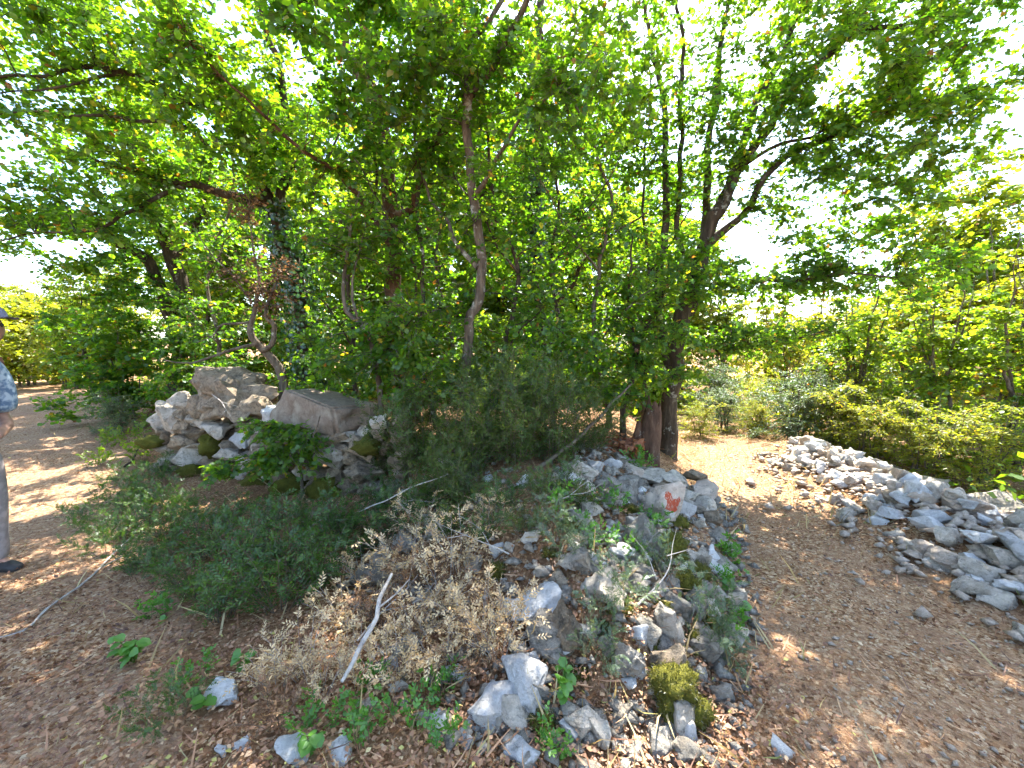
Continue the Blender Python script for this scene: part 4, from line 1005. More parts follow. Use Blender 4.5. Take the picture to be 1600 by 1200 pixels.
# the long pile edging the right track
po = (3.4, 3.4, hz(3.4, 3.4))
pile = thing('stone_pile', 'long low heap of tumbled limestone edging the right track', 'stone pile', po)
pl, _ = smooth_line([(x, y, 0) for x, y in PILE], [1] * len(PILE), .05)
rr = random.Random(9)
for k in range(286):
    j = int((rr.random() ** 1.15) * len(pl) * .95)
    x, y, _z = pl[j]
    off = rr.gauss(0, .34)
    if off < -.62 or off > .8: off = rr.uniform(-.5, .5)
    x += off
    w = rr.uniform(.07, .12) if rr.random() < .6 else rr.uniform(.12, .19)
    lift = (.13 * rr.random() + .02) * (1 - abs(off) / .75)
    put_stone(pile, (x, y, hz(x, y) + lift + w * .12), (w * rr.uniform(1, 1.35), w * rr.uniform(.8, 1.1), w * rr.uniform(.6, 1.0)), ('stone', 'stone_pink', 'stone_white', 'stone_white'), (rr.uniform(-.4, .4), rr.uniform(-.4, .4), rr.random() * 6.28), origin=po)
for px, py, w, h, mt in ((1560, 795, 90, 36, 'stone'), (1530, 905, 56, 40, 'stone'), (1570, 885, 56, 44, 'stone'), (1518, 930, 46, 32, 'stone'), (1562, 945, 50, 34, 'stone'), (1430, 872, 48, 22, 'stone_pink'), (1455, 765, 46, 30, 'stone'), (1500, 800, 50, 30, 'stone_pink'),
                         (1575, 850, 60, 34, 'stone_white'), (1480, 850, 40, 28, 'stone'), (1405, 790, 46, 30, 'stone_brown'), (1400, 762, 46, 24, 'stone'), (1330, 760, 36, 22, 'stone_pink'), (1470, 890, 44, 34, 'stone')):
    q, s = G(px, py)
    W, H = px2m(w, s), px2m(h, s)
    put_stone(pile, (q[0], q[1], q[2] + H * .2), (W * 1.1, W * .8, H * 1.2), (mt,), (rr.uniform(-.15, .15), rr.uniform(-.15, .15), rr.uniform(-.4, .4)), origin=po)

pj = RNG.integers(0, int(len(pl) * .97), 1500); px_ = pl[pj, 0] + RNG.normal(size=1500) * .36; py_ = pl[pj, 1] + RNG.normal(size=1500) * .05
PILE_CHIPS = (px_, py_)
# ---------------------------------------------------------------- herbs and evergreen bushes
LEAF['blade'] = (np.array([(-.03, 0, 0), (.03, 0, 0), (.022, .55, .06), (-.022, .55, .06), (.004, 1, .24), (-.004, 1, .24)]), np.array([(0, 1, 2, 3), (3, 2, 4, 5)]))
def herb(seed, nst, h, spread, ntw, nl, lsize, kind, tw=.12, base_r=.08, stem_r=.0025, start=.3, droop=.1, lean=(0, 0)):
    rng = np.random.default_rng(seed)
    mb = MB(); TB, TD, TL = [], [], []
    for k in range(nst):
        a = rng.random() * 2 * math.pi; rr_ = spread * rng.random() ** .6; hh = h * (.6 + .5 * rng.random())
        b = np.array([math.cos(a), math.sin(a), 0]) * base_r * rng.random() - np.array([0, 0, .05])
        tip = np.array([math.cos(a) * rr_ + lean[0] * hh, math.sin(a) * rr_ + lean[1] * hh, hh * (1 - .35 * (rr_ / spread) ** 2)])
        mid = b * .5 + tip * .5 + np.array([-math.cos(a) * .15 * rr_, -math.sin(a) * .15 * rr_, .15 * hh]) + rng.normal(size=3) * .03 * h
        t = np.linspace(0, 1, 8)[:, None]
        pl = (1 - t) ** 2 * b + 2 * t * (1 - t) * mid + t * t * tip
        V, Q = tube(pl, stem_r * (1.2 - .9 * t[:, 0]), 4); mb.add(V, Q)
        ft = start + (1 - start) * (np.arange(ntw) + rng.random(ntw) * .6) / ntw
        ft = np.clip(ft, 0, 1)
        bp = (1 - ft[:, None]) ** 2 * b + 2 * ft[:, None] * (1 - ft[:, None]) * mid + ft[:, None] ** 2 * tip
        tg = unit(2 * (1 - ft[:, None]) * (mid - b) + 2 * ft[:, None] * (tip - mid))
        rv = unit(rng.normal(size=(ntw, 3)))
        sd = unit(np.cross(tg, rv))
        TB.append(bp); TD.append(unit(tg * .75 + sd * .85)); TL.append(tw * (.5 + .7 * rng.random(ntw)) * (1.25 - .6 * ft))
    TB = np.concatenate(TB); TD = np.concatenate(TD); TL = np.concatenate(TL)
    V, Q = twig_tubes(TB, TD, TL, stem_r * .5); mb.add(V, Q)
    j = (np.arange(nl) + .8) / nl
    up = np.array([0, 0, 1.0])
    lp = TB[:, None] + TD[:, None] * (TL[:, None] * j[None])[..., None] - up * (.1 * TL[:, None] * j[None] ** 2)[..., None]
    sd = unit(np.cross(TD, unit(up + rng.normal(size=TD.shape) * .5)))
    alt = np.where(np.arange(nl) % 2 == 0, 1.0, -1.0)[None] * (1 - .95 * (np.arange(nl) == nl - 1))[None]
    ld = TD[:, None] * .75 + sd[:, None] * (alt[..., None] * .8) - up * droop + rng.normal(size=lp.shape) * .15
    ln = np.cross(TD, sd)[:, None] + rng.normal(size=lp.shape) * .3
    n = lp.shape[0] * nl
    rnd = np.clip(np.repeat(.45 + rng.normal(size=len(TB)) * .16, nl) + rng.normal(size=n) * .13, 0, 1)
    return [('stems', mb.mesh('stems')), ('foliage', leaf_mesh('foliage', lp.reshape(-1, 3), ld.reshape(-1, 3), ln.reshape(-1, 3), lsize * (.7 + .5 * rng.random(n)), rnd, kind))]

_cache = {}
def coloured(parts, leafm, stemm):
    k = (id(parts), leafm, stemm)
    if k not in _cache:
        _cache[k] = (parts, [(nm, with_mat(me, M[leafm] if nm == 'foliage' else M[stemm])) for nm, me in parts])
    return _cache[k][1]
def plant(parts, name, label, cat, leafm, pos, s=1.0, group=None, stemm='twig', rz=None, sz=1.0):
    x, y = pos
    t = thing(name, label, cat, (x, y, hz(x, y)), group, random.random() * 6.28 if rz is None else rz)
    t.scale = (s, s, s * sz)
    for nm, me in coloured(parts, leafm, stemm):
        o = obj(nm, me, None, t)
        o['kind'] = 'stuff'
    return t
def at_px(px, py):
    q, s = G(px, py); return (q[0], q[1])

rus = [herb(400 + i, 20, .5, .36, 9, 9, .027, 'lance', .13, start=.15) for i in range(3)]
dry = [fresh(herb(410 + i, 11, .42, .36, 7, 8, .032, 'lance', .13, start=.15)) for i in range(3)]
olv = [herb(420 + i, 34, 1.05, .62, 22, 9, .036, 'lance', .2, base_r=.25, stem_r=.003, start=.05) for i in range(2)]
fea = [herb(430 + i, 9, .38, .30, 16, 16, .016, 'lance', .10, stem_r=.0015) for i in range(2)]
gra = [herb(440 + i, 8, .22, .20, 5, 5, .028, 'oval', .07, stem_r=.0014) for i in range(2)]

for k, (px, py, d, s) in enumerate(((650, 0, 3.45, .8), (725, 0, 3.15, .65), (800, 0, 3.2, .85), (870, 0, 3.35, .8), (760, 0, 3.7, .9), (610, 0, 3.75, .6), (920, 0, 3.6, .6), (700, 0, 2.85, .5))):
    x = (px - 800) / FPX * d
    plant(olv[k % 2], 'evergreen_bush', ['airy dark evergreen bush just right of the flat slab', 'evergreen bush at the foot of the slender pale tree', 'widest evergreen bush in the middle of the mound top',
          'evergreen bush left of the rotten stump, above the rubble', 'tallest evergreen bush behind the slender pale tree', 'evergreen bush touching the end of the left wall', 'small evergreen bush beside the red dead leaves', 'low evergreen bush above the dried thicket'][k], 'bush', 'olive', (x, d), s)
gl = 'dark green spiny-leaved clump in the thicket below the left wall'
for k, (px, py, s) in enumerate(((300, 810, .5), (360, 825, .6), (420, 820, .6), (480, 825, .6), (540, 830, .6), (330, 870, .9), (400, 880, 1.0), (460, 890, 1.05), (520, 850, 1.0), (380, 930, .9), (440, 950, .95), (270, 850, .7), (500, 920, .8), (590, 800, .85), (600, 860, .75), (640, 830, .8), (240, 790, .6), (200, 800, .6), (230, 840, .75), (180, 850, .6), (215, 900, .6), (270, 810, .7), (300, 930, .7), (345, 970, .7), (250, 740, .5))):
    plant(rus[k % 3], 'green_butchers_broom', gl, 'undergrowth', 'ruscus', at_px(px, py), s, 'green thicket below the left wall')
for k, (px, py, s) in enumerate(((570, 920, .7), (540, 990, .7), (480, 1060, .65), (640, 900, .85), (650, 1000, .65), (700, 950, .8), (690, 1040, .65), (750, 1000, .75), (620, 1060, .6), (560, 1070, .6), (780, 1030, .6), (720, 880, .8), (500, 1090, .5), (660, 840, .8), (765, 830, .6), (430, 1075, .5), (800, 990, .6))):
    plant(dry[k % 3], 'dried_butchers_broom', 'bleached beige dead clump in the dried thicket before the evergreen bushes', 'dead undergrowth', 'dry', at_px(px, py), s, 'dried thicket in front of the mound', stemm='deadwood')
TG = ((590, 830, .6), (640, 800, .65), (690, 800, .6), (740, 790, .6), (790, 800, .6), (840, 780, .55), (880, 770, .5), (820, 840, .5), (760, 850, .5), (700, 840, .55), (560, 870, .6), (910, 800, .45))
for k, (px, py, s) in enumerate(TG):
    plant(rus[k % 3], 'bank_shrub', 'tangled olive-green clump covering the bank above the beige thicket', 'undergrowth', 'olive' if k % 2 else 'ruscus', at_px(px, py), s, 'tangle on the bank under the evergreen bushes')
for k, (px, py, s, lab) in enumerate(((600, 985, .7, 'brown dead clump under the fallen grey branch'), (670, 930, .8, 'brown dead clump in the heart of the beige thicket'), (440, 1130, .5, 'rust-brown dead clump at the lower left of the beige thicket'), (730, 1050, .5, 'brown dead clump beside the white upright stone'), (620, 860, .7, 'brown dead clump between green and beige thickets'))):
    plant(dry[k % 3], 'dead_bramble', lab, 'dead undergrowth', 'dead', at_px(px, py), s)
FL = ['feathery tuft right beside the left track, nearest the person', 'feathery tuft left of the green thicket', 'feathery tuft below the left end of the wall', 'feathery tuft on the edge of the left track, above the others', 'feathery tuft at the lower left of the green thicket',
      'feathery tuft beside the big brown block', 'feathery tuft at the track edge above the mossy foreground block', 'feathery tuft high on the rubble near the beige thicket', 'feathery tuft in front of the brown block', 'feathery sprig on the litter beside the lone white stone, bottom left',
      'feathery tuft below the painted stone', 'feathery tuft at the track edge beside the mossy foreground block', 'feathery tuft at the top of the rubble under the evergreen bushes', 'feathery tuft near the end of the long thin stick']
for k, (px, py, s) in enumerate(((150, 830, .9), (210, 800, 1.0), (250, 760, .9), (190, 760, .8), (270, 900, .8), (960, 960, .7), (1100, 1000, .8), (900, 880, .7), (930, 1040, .6), (260, 1140, .6), (1020, 900, .7), (1120, 1040, .6), (860, 850, .7), (170, 870, .8))):
    left = px < 400
    plant(fea[k % 2], 'feathery_plant', FL[k], 'plant', 'ruscus' if left else 'leaf_grey', at_px(px, py), s, 'feathery tufts by the left track' if left else 'feathery tufts on the rubble')
WL = ['green weed right of the beige thicket foot', 'green weed at the bottom, in front of the beige thicket', 'green weed near the bottom edge among white stones', 'green weed at the lower left foot of the beige thicket', 'green weed under the lower end of the fallen grey branch',
      'green weed high on the rubble, left of the painted stone', 'green weed near the top of the rubble', 'green weed directly below the painted stone', 'green weed at the track edge right of the mossy stones', 'green weed just left of the painted stone', 'green weed on the litter below the green thicket',
      'green weed at the rubble top beside the leaning stem', 'green weed at the track edge right of the painted stone', 'green weed beside the lone white stone, bottom left', 'green weed at the bottom centre beside a mossy stone', 'green weed at the foot of the rotten stump', 'green weed at the bottom edge left of centre', 'green weed on the track edge above the foreground block']
for k, (px, py, s) in enumerate(((700, 1090, .7), (630, 1130, .7), (560, 1160, .7), (500, 1150, .7), (590, 1080, .6), (930, 850, .9), (880, 800, .9), (990, 870, .8), (1130, 930, .8), (1020, 830, .8), (250, 970, .7), (950, 800, .9), (1140, 880, .9), (310, 1070, .6), (860, 1180, .6), (1000, 735, 1.1), (690, 1170, .6), (1150, 990, .6))):
    plant(gra[k % 2], 'small_weed', WL[k], 'weed', 'fresh', at_px(px, py), s, 'weeds among the stones')

for k, (px, py, s_) in enumerate(((170, 700, .9), (205, 690, 1.0), (230, 670, .9), (160, 730, .8), (220, 720, .9), (190, 660, .9))):
    plant(gra[k % 2], 'sunlit_weed', 'yellow-green weed lit by the sun at the left end of the wall', 'weed', 'leaf_bright', at_px(px, py), s_ * 1.5, 'sunlit weeds at the left end of the wall')
# leafy spray hanging in front of the wall
world_tree('wall_shrub', 'leafy green spray hanging across the face of the left wall', [
    ('trunk', rooted([(470, 720, 3.75, .012), (465, 690, 3.7, .010), (440, 670, 3.65, .008), (400, 662, 3.6, .006), (360, 665, 3.55, .004)])),
    ('stem', L_([(465, 700, 3.72, .008), (430, 715, 3.6, .006), (385, 725, 3.5, .004)])),
    ('stem', L_([(468, 700, 3.72, .008), (490, 680, 3.6, .006), (500, 650, 3.55, .004)])),
], [B(430, 675, 3.62, .32, .15, .10, 22), B(400, 725, 3.55, .35, .15, .12, 22), B(460, 710, 3.6, .3, .15, .2, 22), B(350, 735, 3.5, .2, .12, .06, 8)], 'twig', 'leaf', 71, cat='shrub', lsize=.05, ntw=6, nl=5, tw_len=.15, kind='maple', wob=.01)
# rusty dead spray
world_tree('dead_spray', 'rust-red spray of dead leaves left of the rotten stump', [
    ('trunk', rooted([(985, 715, 3.9, .012), (975, 695, 3.85, .010), (955, 680, 3.8, .006)])),
], [B(965, 700, 3.8, .25, .15, .10, 16)], 'twig', 'rust', 72, cat='dead branch', lsize=.07, ntw=5, nl=4, tw_len=.14, wob=.01, allow_low=True)

# rotten stump
sp = P(1012, 700, 4.05); sgz = hz(sp[0], sp[1])
stump = thing('rotten_stump', 'broken reddish rotten stump at the right end of the mound', 'stump', (sp[0], sp[1], sgz))
top = P(1014, 632, 4.05)[2] - sgz
V, Q = tube(np.array([(0, 0, -.1), (0, 0, .1), (.01, 0, .25), (.02, .0, top * .6), (.03, 0, top * .85), (.035, 0, top)]), [.14, .115, .10, .095, .085, .06], 14, .3, 5)
V[-14:, 2] += np.random.default_rng(2).normal(size=14) * .06
mb = MB(); mb.add(V, Q); obj('shell', mb.mesh('shell'), M['bark_red'], stump)
V, Q = tube(np.array([(-.13, -.02, -.05), (-.12, -.02, .2), (-.1, 0, top * .7)]), [.06, .05, .02], 9, .3, 8)
mb = MB(); mb.add(V, Q); obj('splinter', mb.mesh('splinter'), M['bark_red'], stump)

# fallen sticks and leaning stems
def stick(name, label, pts, mat, cat='branch', side=(), wob=.03):
    base = pts[0][0]
    t = thing(name, label, cat, tuple(base))
    lp, lr = smooth_line([p for p, r in pts], [r for p, r in pts], .04, wob, len(label))
    V, Q = tube(lp - base, lr, 8, .12, 3); mb = MB(); mb.add(V, Q)
    obj('main_stem', mb.mesh('main_stem'), M[mat], t)
    for sd in side:
        lp, lr = smooth_line([p for p, r in sd], [r for p, r in sd], .04, .01, 3)
        V, Q = tube(lp - base, lr, 5); mb = MB(); mb.add(V, Q)
        obj('side_twig', mb.mesh('side_twig'), M[mat], t)
stick('fallen_branch', 'bleached grey branch lying across the dried thicket', L_([(614, 896, 1.9, .007), (596, 936, 1.78, .010), (589, 965, 1.7, .010), (567, 1002, 1.6, .010), (552, 1039, 1.52, .009), (537, 1064, 1.47, .007)]), 'deadwood',
      side=[L_([(594, 950, 1.74, .005), (618, 930, 1.75, .004), (640, 905, 1.78, .002)])])
def GL(px, py, r, lift=.02):
    q, s = G(px, py); return (np.array([q[0], q[1], q[2] + r + lift]), r)
stick('fallen_branch', 'long thin stick lying across the left track', [GL(-30, 1010, .004), GL(40, 991, .0055), GL(73, 962, .006), GL(110, 936, .006), GL(158, 896, .006), GL(191, 870, .005, .06), GL(225, 838, .003, .1)], 'deadwood',
      side=[[GL(158, 896, .005), GL(200, 880, .004, .05), GL(250, 867, .002, .07)]])
stick('fallen_branch', 'short white forked twig resting on the foreground rubble', L_([(935, 1077, 1.75, .003), (970, 1046, 1.78, .005), (999, 1031, 1.8, .005), (1003, 1015, 1.82, .003)]), 'deadwood', side=[L_([(972, 1045, 1.78, .004), (974, 1025, 1.8, .002)])])
stick('bare_sapling', 'long mottled stem leaning across the evergreen bushes', L_([(728, 815, 2.75, .016), (765, 800, 2.75, .018), (794, 780, 2.8, .018), (834, 741, 2.95, .017), (901, 684, 3.3, .015), (952, 633, 3.6, .012), (985, 598, 3.8, .008)]), 'twig', cat='sapling')
stick('fallen_branch', 'thin bare twig arching over the green thicket', L_([(560, 800, 2.9, .004), (600, 780, 2.85, .005), (650, 757, 2.8, .005), (700, 740, 2.8, .003)]), 'deadwood')
stick('fallen_branch', 'dark stick lying by the left end of the wall', [GL(195, 735, .012), GL(212, 715, .012), GL(228, 690, .008, .1)], 'bark_dark')

rt = random.Random(21)
for k, (px, py, lab) in enumerate(((470, 850, 'bare crooked twig poking from the green thicket'), (700, 800, 'bare forked twig between the evergreen bushes and the beige thicket'), (330, 640, 'bare pale twig hanging over the left wall end'), (860, 800, 'bare twig rising beside the mossy stones of the bank'), (560, 1010, 'thin dead twig lying left of the fallen grey branch'), (800, 880, 'thin bare twig crossing the rubble edge'), (1000, 960, 'thin bare twig standing among the rubble stones'))):
    q, sd_ = G(px, py) if k != 2 else (P(330, 620, 4.2), 4.2)
    a_ = rt.uniform(0, 6.28); L = rt.uniform(.25, .5); up_ = rt.uniform(.3, .8) if k != 2 else -.6
    pts = [(np.array([q[0] + math.cos(a_) * L * t + rt.uniform(-.03, .03), q[1] + math.sin(a_) * L * t, q[2] + .03 + up_ * L * t]), .005 * (1.1 - t)) for t in (0, .3, .6, 1)]
    b_ = pts[1][0]; a2 = a_ + rt.choice((-1, 1)) * .9
    sd1 = [(b_, .003), (b_ + np.array([math.cos(a2), math.sin(a2), up_ * .7]) * L * .35, .002), (b_ + np.array([math.cos(a2 + .3), math.sin(a2 + .3), up_]) * L * .6, .001)]
    b3 = pts[2][0]; a3 = a_ - (a2 - a_)
    sd2 = [(b3, .003), (b3 + np.array([math.cos(a3), math.sin(a3), up_ * .6]) * L * .3, .0015)]
    stick('bare_twig', lab, pts, 'deadwood', 'twig', (sd1, sd2))

# seedlings with leaves big enough to tell apart
leaf_me = None
def seedling(label, pos, n, h, ls, seed):
    global leaf_me
    rng = np.random.default_rng(seed)
    x, y = pos
    t = thing('seedling', label, 'seedling', (x, y, hz(x, y)))
    if leaf_me is None:
        leaf_me = leaf_mesh('leaf', np.zeros((1, 3)), np.array([[0, 1.0, 0]]), np.array([[0, 0, 1.0]]), np.array([1.0]), np.array([.5]), 'round')
        leaf_me.materials.append(M['fresh'])
    mb = MB()
    for k in range(max(2, n // 6)):
        a = rng.random() * 6.28
        tip = np.array([math.cos(a) * h * .6 * rng.random(), math.sin(a) * h * .6 * rng.random(), h * (.7 + .4 * rng.random())])
        V, Q = tube(np.array([(0, 0, -.02), tip * .5 + (0, 0, .02), tip]), [.003, .002, .0012], 5); mb.add(V, Q)
        for j in range(n // max(2, n // 6)):
            f = .35 + .65 * rng.random(); th = rng.random() * 6.28
            o = bpy.data.objects.new('leaf', leaf_me); COL.objects.link(o); o.parent = t
            o.location = Vector(tip * f)
            s = ls * (.6 + .6 * rng.random()); o.scale = (s, s, s)
            o.rotation_euler = (rng.normal() * .35 - .2, rng.normal() * .3, th)
    obj('stem', mb.mesh('stem'), M['grass'], t)
seedling('bright round-leaved seedling on the litter below the green thicket', at_px(210, 1040), 24, .14, .055, 1)
seedling('bright seedling rising among rubble beside the big brown block', at_px(888, 1110), 26, .2, .045, 2)
seedling('pale green seedling left of the dried thicket', at_px(382, 1055), 10, .1, .05, 3)
seedling('small seedling beside the white stone, bottom left', at_px(320, 1110), 8, .08, .045, 4)
seedling('three-leaved seedling at the litter edge under the thicket', at_px(255, 975), 8, .07, .04, 5)
seedling('green seedling by the right track edge of the rubble', at_px(1160, 975), 8, .1, .05, 6)
seedling('weedy seedling at the bottom among white stones', at_px(500, 1170), 12, .12, .045, 7)

# ---------------------------------------------------------------- litter, pebbles, grass (uncountable)
def scatter(n, rmin, rmax, power, seed, amin=-78, amax=78):
    rng = np.random.default_rng(seed)
    u = rng.random(n)
    r = (rmin ** (1 - power) + u * (rmax ** (1 - power) - rmin ** (1 - power))) ** (1 / (1 - power))
    a = np.radians(amin + (amax - amin) * rng.random(n))
    return r * np.sin(a), r * np.cos(a), rng
x, y, rng = scatter(150000, .9, 11, .35, 81)
dl = line_d(x, y, np.array([(1.7, .4), (1.9, 1.6), (2.1, 2.6), (2.55, 3.8), (2.95, 5.0), (3.3, 6.4)]))
keep = (rng.random(len(x)) < np.where(dl < .7, .85, 1.0)) & (vnoise(x * 1.3, y * 1.3, 9) + .38 > rng.random(len(x)) * .6)
x, y = x[keep], y[keep]; n = len(x)
z = height(x, y) + .02 + .016 * rng.random(n)
Nn = np.array([0, 0, 1.0]) + rng.normal(size=(n, 3)) * .4
D = rng.normal(size=(n, 3)); D[:, 2] *= .25
rn = np.clip(.42 + .5 * vnoise(x * .9, y * .9, 12) + rng.normal(size=n) * .24, 0, 1)
o = obj('leaf_litter', leaf_mesh('leaf_litter', np.stack([x, y, z], -1), D, Nn, .009 + .022 * rng.random(n) ** 2, rn, 'flat', 1.5), M['litter'])
tag(o, 'fallen brown leaves carpeting the ground and tracks', 'leaf litter', kind='stuff')

def gravel(name, label, x, y, size, mat, rng, lift=.0):
    n = len(x)
    base = np.array([(1, 0, 0), (0, 1, 0), (-1, 0, 0), (0, -1, 0), (0, 0, .7), (0, 0, -.7), ])
    T = np.array([(0, 1, 4), (1, 2, 4), (2, 3, 4), (3, 0, 4), (1, 0, 5), (2, 1, 5), (3, 2, 5), (0, 3, 5)])
    V = base[None] * (.6 + .8 * rng.random((n, 6, 1))) + rng.normal(size=(n, 6, 3)) * .18
    th = rng.random(n) * 6.28; c, s = np.cos(th)[:, None], np.sin(th)[:, None]
    V = np.stack([V[..., 0] * c - V[..., 1] * s * .7, V[..., 0] * s + V[..., 1] * c * .7, V[..., 2] * .7], -1) * size[:, None, None]
    V += np.stack([x, y, height(x, y) + .02 + lift + size * .15], -1)[:, None]
    o = obj(name, mesh_raw(name, V.reshape(-1, 3), None, ((np.arange(n) * 6)[:, None, None] + T[None]).reshape(-1, 3), attrs={'rnd': np.zeros(n * 8)}), mat)
    return tag(o, label, 'gravel', kind='stuff')
x, y, rng = scatter(3500, 1.0, 8, .8, 82, 5, 62)
k = line_d(x, y, np.array([(1.7, .4), (1.9, 1.6), (2.1, 2.6), (2.55, 3.8), (2.95, 5.0), (3.3, 6.4)])) < .85
x, y = x[k], y[k]
gravel('path_pebbles', 'small grey pebbles strewn over the right track', x, y, .004 + .014 * rng.random(len(x)) ** 3, M['stone_pink'], rng)
x = RNG.random(5200) * 3.2 - 1.1; y = RNG.random(5200) * 2.6 + 1.15
dd = wedge_d(x, y)
k = (dd > -.2) & (dd < 1.2) & (RNG.random(len(x)) < .25 + .75 * ((x - (y - 1.4) * .45) > -.4))
x, y = x[k], y[k]
gravel('rubble_chips', 'small limestone chips filling gaps of the rubble mound', x, y, .010 + .045 * RNG.random(len(x)) ** 3, M['stone_grey'], RNG)

pc = gravel('pile_chips', 'fist-sized and smaller stones filling the heap', PILE_CHIPS[0], PILE_CHIPS[1], .02 + .045 * RNG.random(1500) ** 2, M['stone_pink'], RNG, .02)
for kk in ('label', 'category'): del pc[kk]
pc.parent = pile; pc.location = (-po[0], -po[1], -po[2])
x, y, rng = scatter(16000, 1.0, 16, .5, 83)
dw = wedge_d(x, y); dpl = line_d(x, y, PILE)
dR = line_d(x, y, np.array([(2.55, 3.8), (2.95, 5.0), (3.3, 6.4), (3.3, 8.2), (2.6, 11)]))
w = .12 + .5 * np.exp(-(dw / .35) ** 2) + .35 * np.exp(-((dpl - .55) / .25) ** 2) + 1.0 * (dR < .9)
k = rng.random(len(x)) < w * (vnoise(x * 1.1, y * 1.1, 20) + .6)
x, y = x[k], y[k]; n = len(x)
D = rng.normal(size=(n, 3)) * np.array([.7, .7, .3]) + np.array([0, 0, .8])
o = obj('dry_grass', leaf_mesh('dry_grass', np.stack([x, y, height(x, y)], -1), D, rng.normal(size=(n, 3)), .06 + .16 * rng.random(n) ** 2, np.clip(rng.random(n), 0, 1), 'blade'), M['straw'])
tag(o, 'pale dry grass along the track edges', 'grass', kind='stuff')

x, y, rng = scatter(90000, 5.0, 45, .15, 84)
dw = wedge_d(x, y)
PL = np.array([(-1.4, .4), (-2.6, 1.7), (-4.4, 3.3), (-7.4, 5.9), (-12, 10), (-20, 16.5), (-30, 25)])
PR = np.array([(1.9, 1.6), (2.1, 2.6), (2.55, 3.8), (2.95, 5.0), (3.3, 6.4), (3.3, 8.2), (2.6, 11)])
k = (line_d(x, y, PL) > 1.35 + .03 * np.hypot(x, y)) & (line_d(x, y, PR) > 1.0) & ((dw < -.6) | (y > 6.3)) & (line_d(x, y, PILE) > .75) & (vnoise(x * .5, y * .5, 31) + .45 > rng.random(len(x)) * .8)
x, y = x[k], y[k]; n = len(x)
hh = (.25 + .35 * (vnoise(x * .6, y * .6, 33) + .5)) * rng.random(n)
D = rng.normal(size=(n, 3)); D[:, 2] = np.abs(D[:, 2]) * .6
o = obj('undergrowth', leaf_mesh('undergrowth', np.stack([x, y, height(x, y) + hh], -1), D, np.array([0, 0, 1.0]) + rng.normal(size=(n, 3)) * .6, .05 + .05 * rng.random(n) + .002 * np.hypot(x, y), np.clip(.5 + .9 * vnoise(x * .4, y * .4, 35) + rng.normal(size=n) * .15, 0, 1), 'flat'), M['leaf_bright'])
tag(o, 'low green undergrowth covering the ground beyond the tracks', 'undergrowth', kind='stuff')
x, y, rng = scatter(5000, 1.0, 7, .4, 85)
n = len(x); D = rng.normal(size=(n, 3)); D[:, 2] *= .12
o = obj('dry_twigs', leaf_mesh('dry_twigs', np.stack([x, y, height(x, y) + .03 + .02 * rng.random(n)], -1), D, np.array([0, 0, 1.0]) + rng.normal(size=(n, 3)) * .3, .03 + .10 * rng.random(n) ** 2, rng.random(n) * .9, 'blade'), M['litter'])
tag(o, 'dry straws and broken twigs strewn on the ground', 'twigs', kind='stuff')

# ---------------------------------------------------------------- person at the left edge
def skin_mesh(name, chains, mat, parent, levels=2, root=0, voxel=.012):
    """chains: list of lists of (xyz, radius); a chain starting with an int begins at that vertex"""
    bm = bmesh.new(); lay = bm.verts.layers.skin.verify()
    vl = []
    for ch in chains:
        prev = None
        for c in ch:
            if isinstance(c, int): prev = vl[c]; continue
            v = bm.verts.new(c[0]); r = c[1]
            v[lay].radius = (r, r) if np.isscalar(r) else r
            vl.append(v)
            if prev is not None: bm.edges.new((prev, v))
            prev = v
    for i, v in enumerate(vl): v[lay].use_root = (i == root)
    me = bpy.data.meshes.new(name); bm.to_mesh(me); bm.free()
    o = obj(name, me, mat, parent)
    m = o.modifiers.new('skin', 'SKIN'); m.use_smooth_shade = True
    s = o.modifiers.new('sub', 'SUBSURF'); s.levels = levels; s.render_levels = levels
    return o
PX, PY = -3.44, 2.42
person = thing('person', 'person in cap, blue patterned shirt and grey trousers, hands held at the waist', 'person', (PX, PY, hz(PX, PY)), rz=R(-4))
# local frame: +x is the direction the person faces, +y away from the camera
body = skin_mesh('body', [
    [((0, 0, .95), (.13, .15)), ((.02, 0, 1.12), (.14, .16)), ((.03, 0, 1.32), (.13, .17)), ((.07, 0, 1.43), (.07, .10)), ((.16, 0, 1.49), .055), ((.26, 0, 1.55), (.08, .075)), ((.29, 0, 1.64), (.10, .085)), ((.28, 0, 1.71), (.06, .06))],
    [2, ((.0, -.19, 1.38), .06), ((-.06, -.25, 1.22), .05), ((-.08, -.265, 1.06), .043), ((.05, -.24, .97), .037), ((.19, -.13, .92), .028)],
    [2, ((.0, .19, 1.38), .06), ((-.05, .25, 1.22), .048), ((-.07, .262, 1.06), .042), ((.05, .22, .97), .036), ((.20, .06, .93), .028)],
    [0, ((.0, -.10, .86), .095), ((.01, -.11, .50), .06), ((-.01, -.11, .28), .052), ((-.02, -.11, .09), .04), ((.10, -.12, .04), .035)],
    [0, ((.0, .10, .86), .095), ((.01, .11, .50), .06), ((-.01, .11, .28), .052), ((-.02, .11, .09), .04), ((.10, .12, .04), .035)],
    [6, ((.385, 0, 1.605), .018)],
    [6, ((.28, -.095, 1.61), .02)], [6, ((.28, .095, 1.61), .02)],
], M['skin'], person)
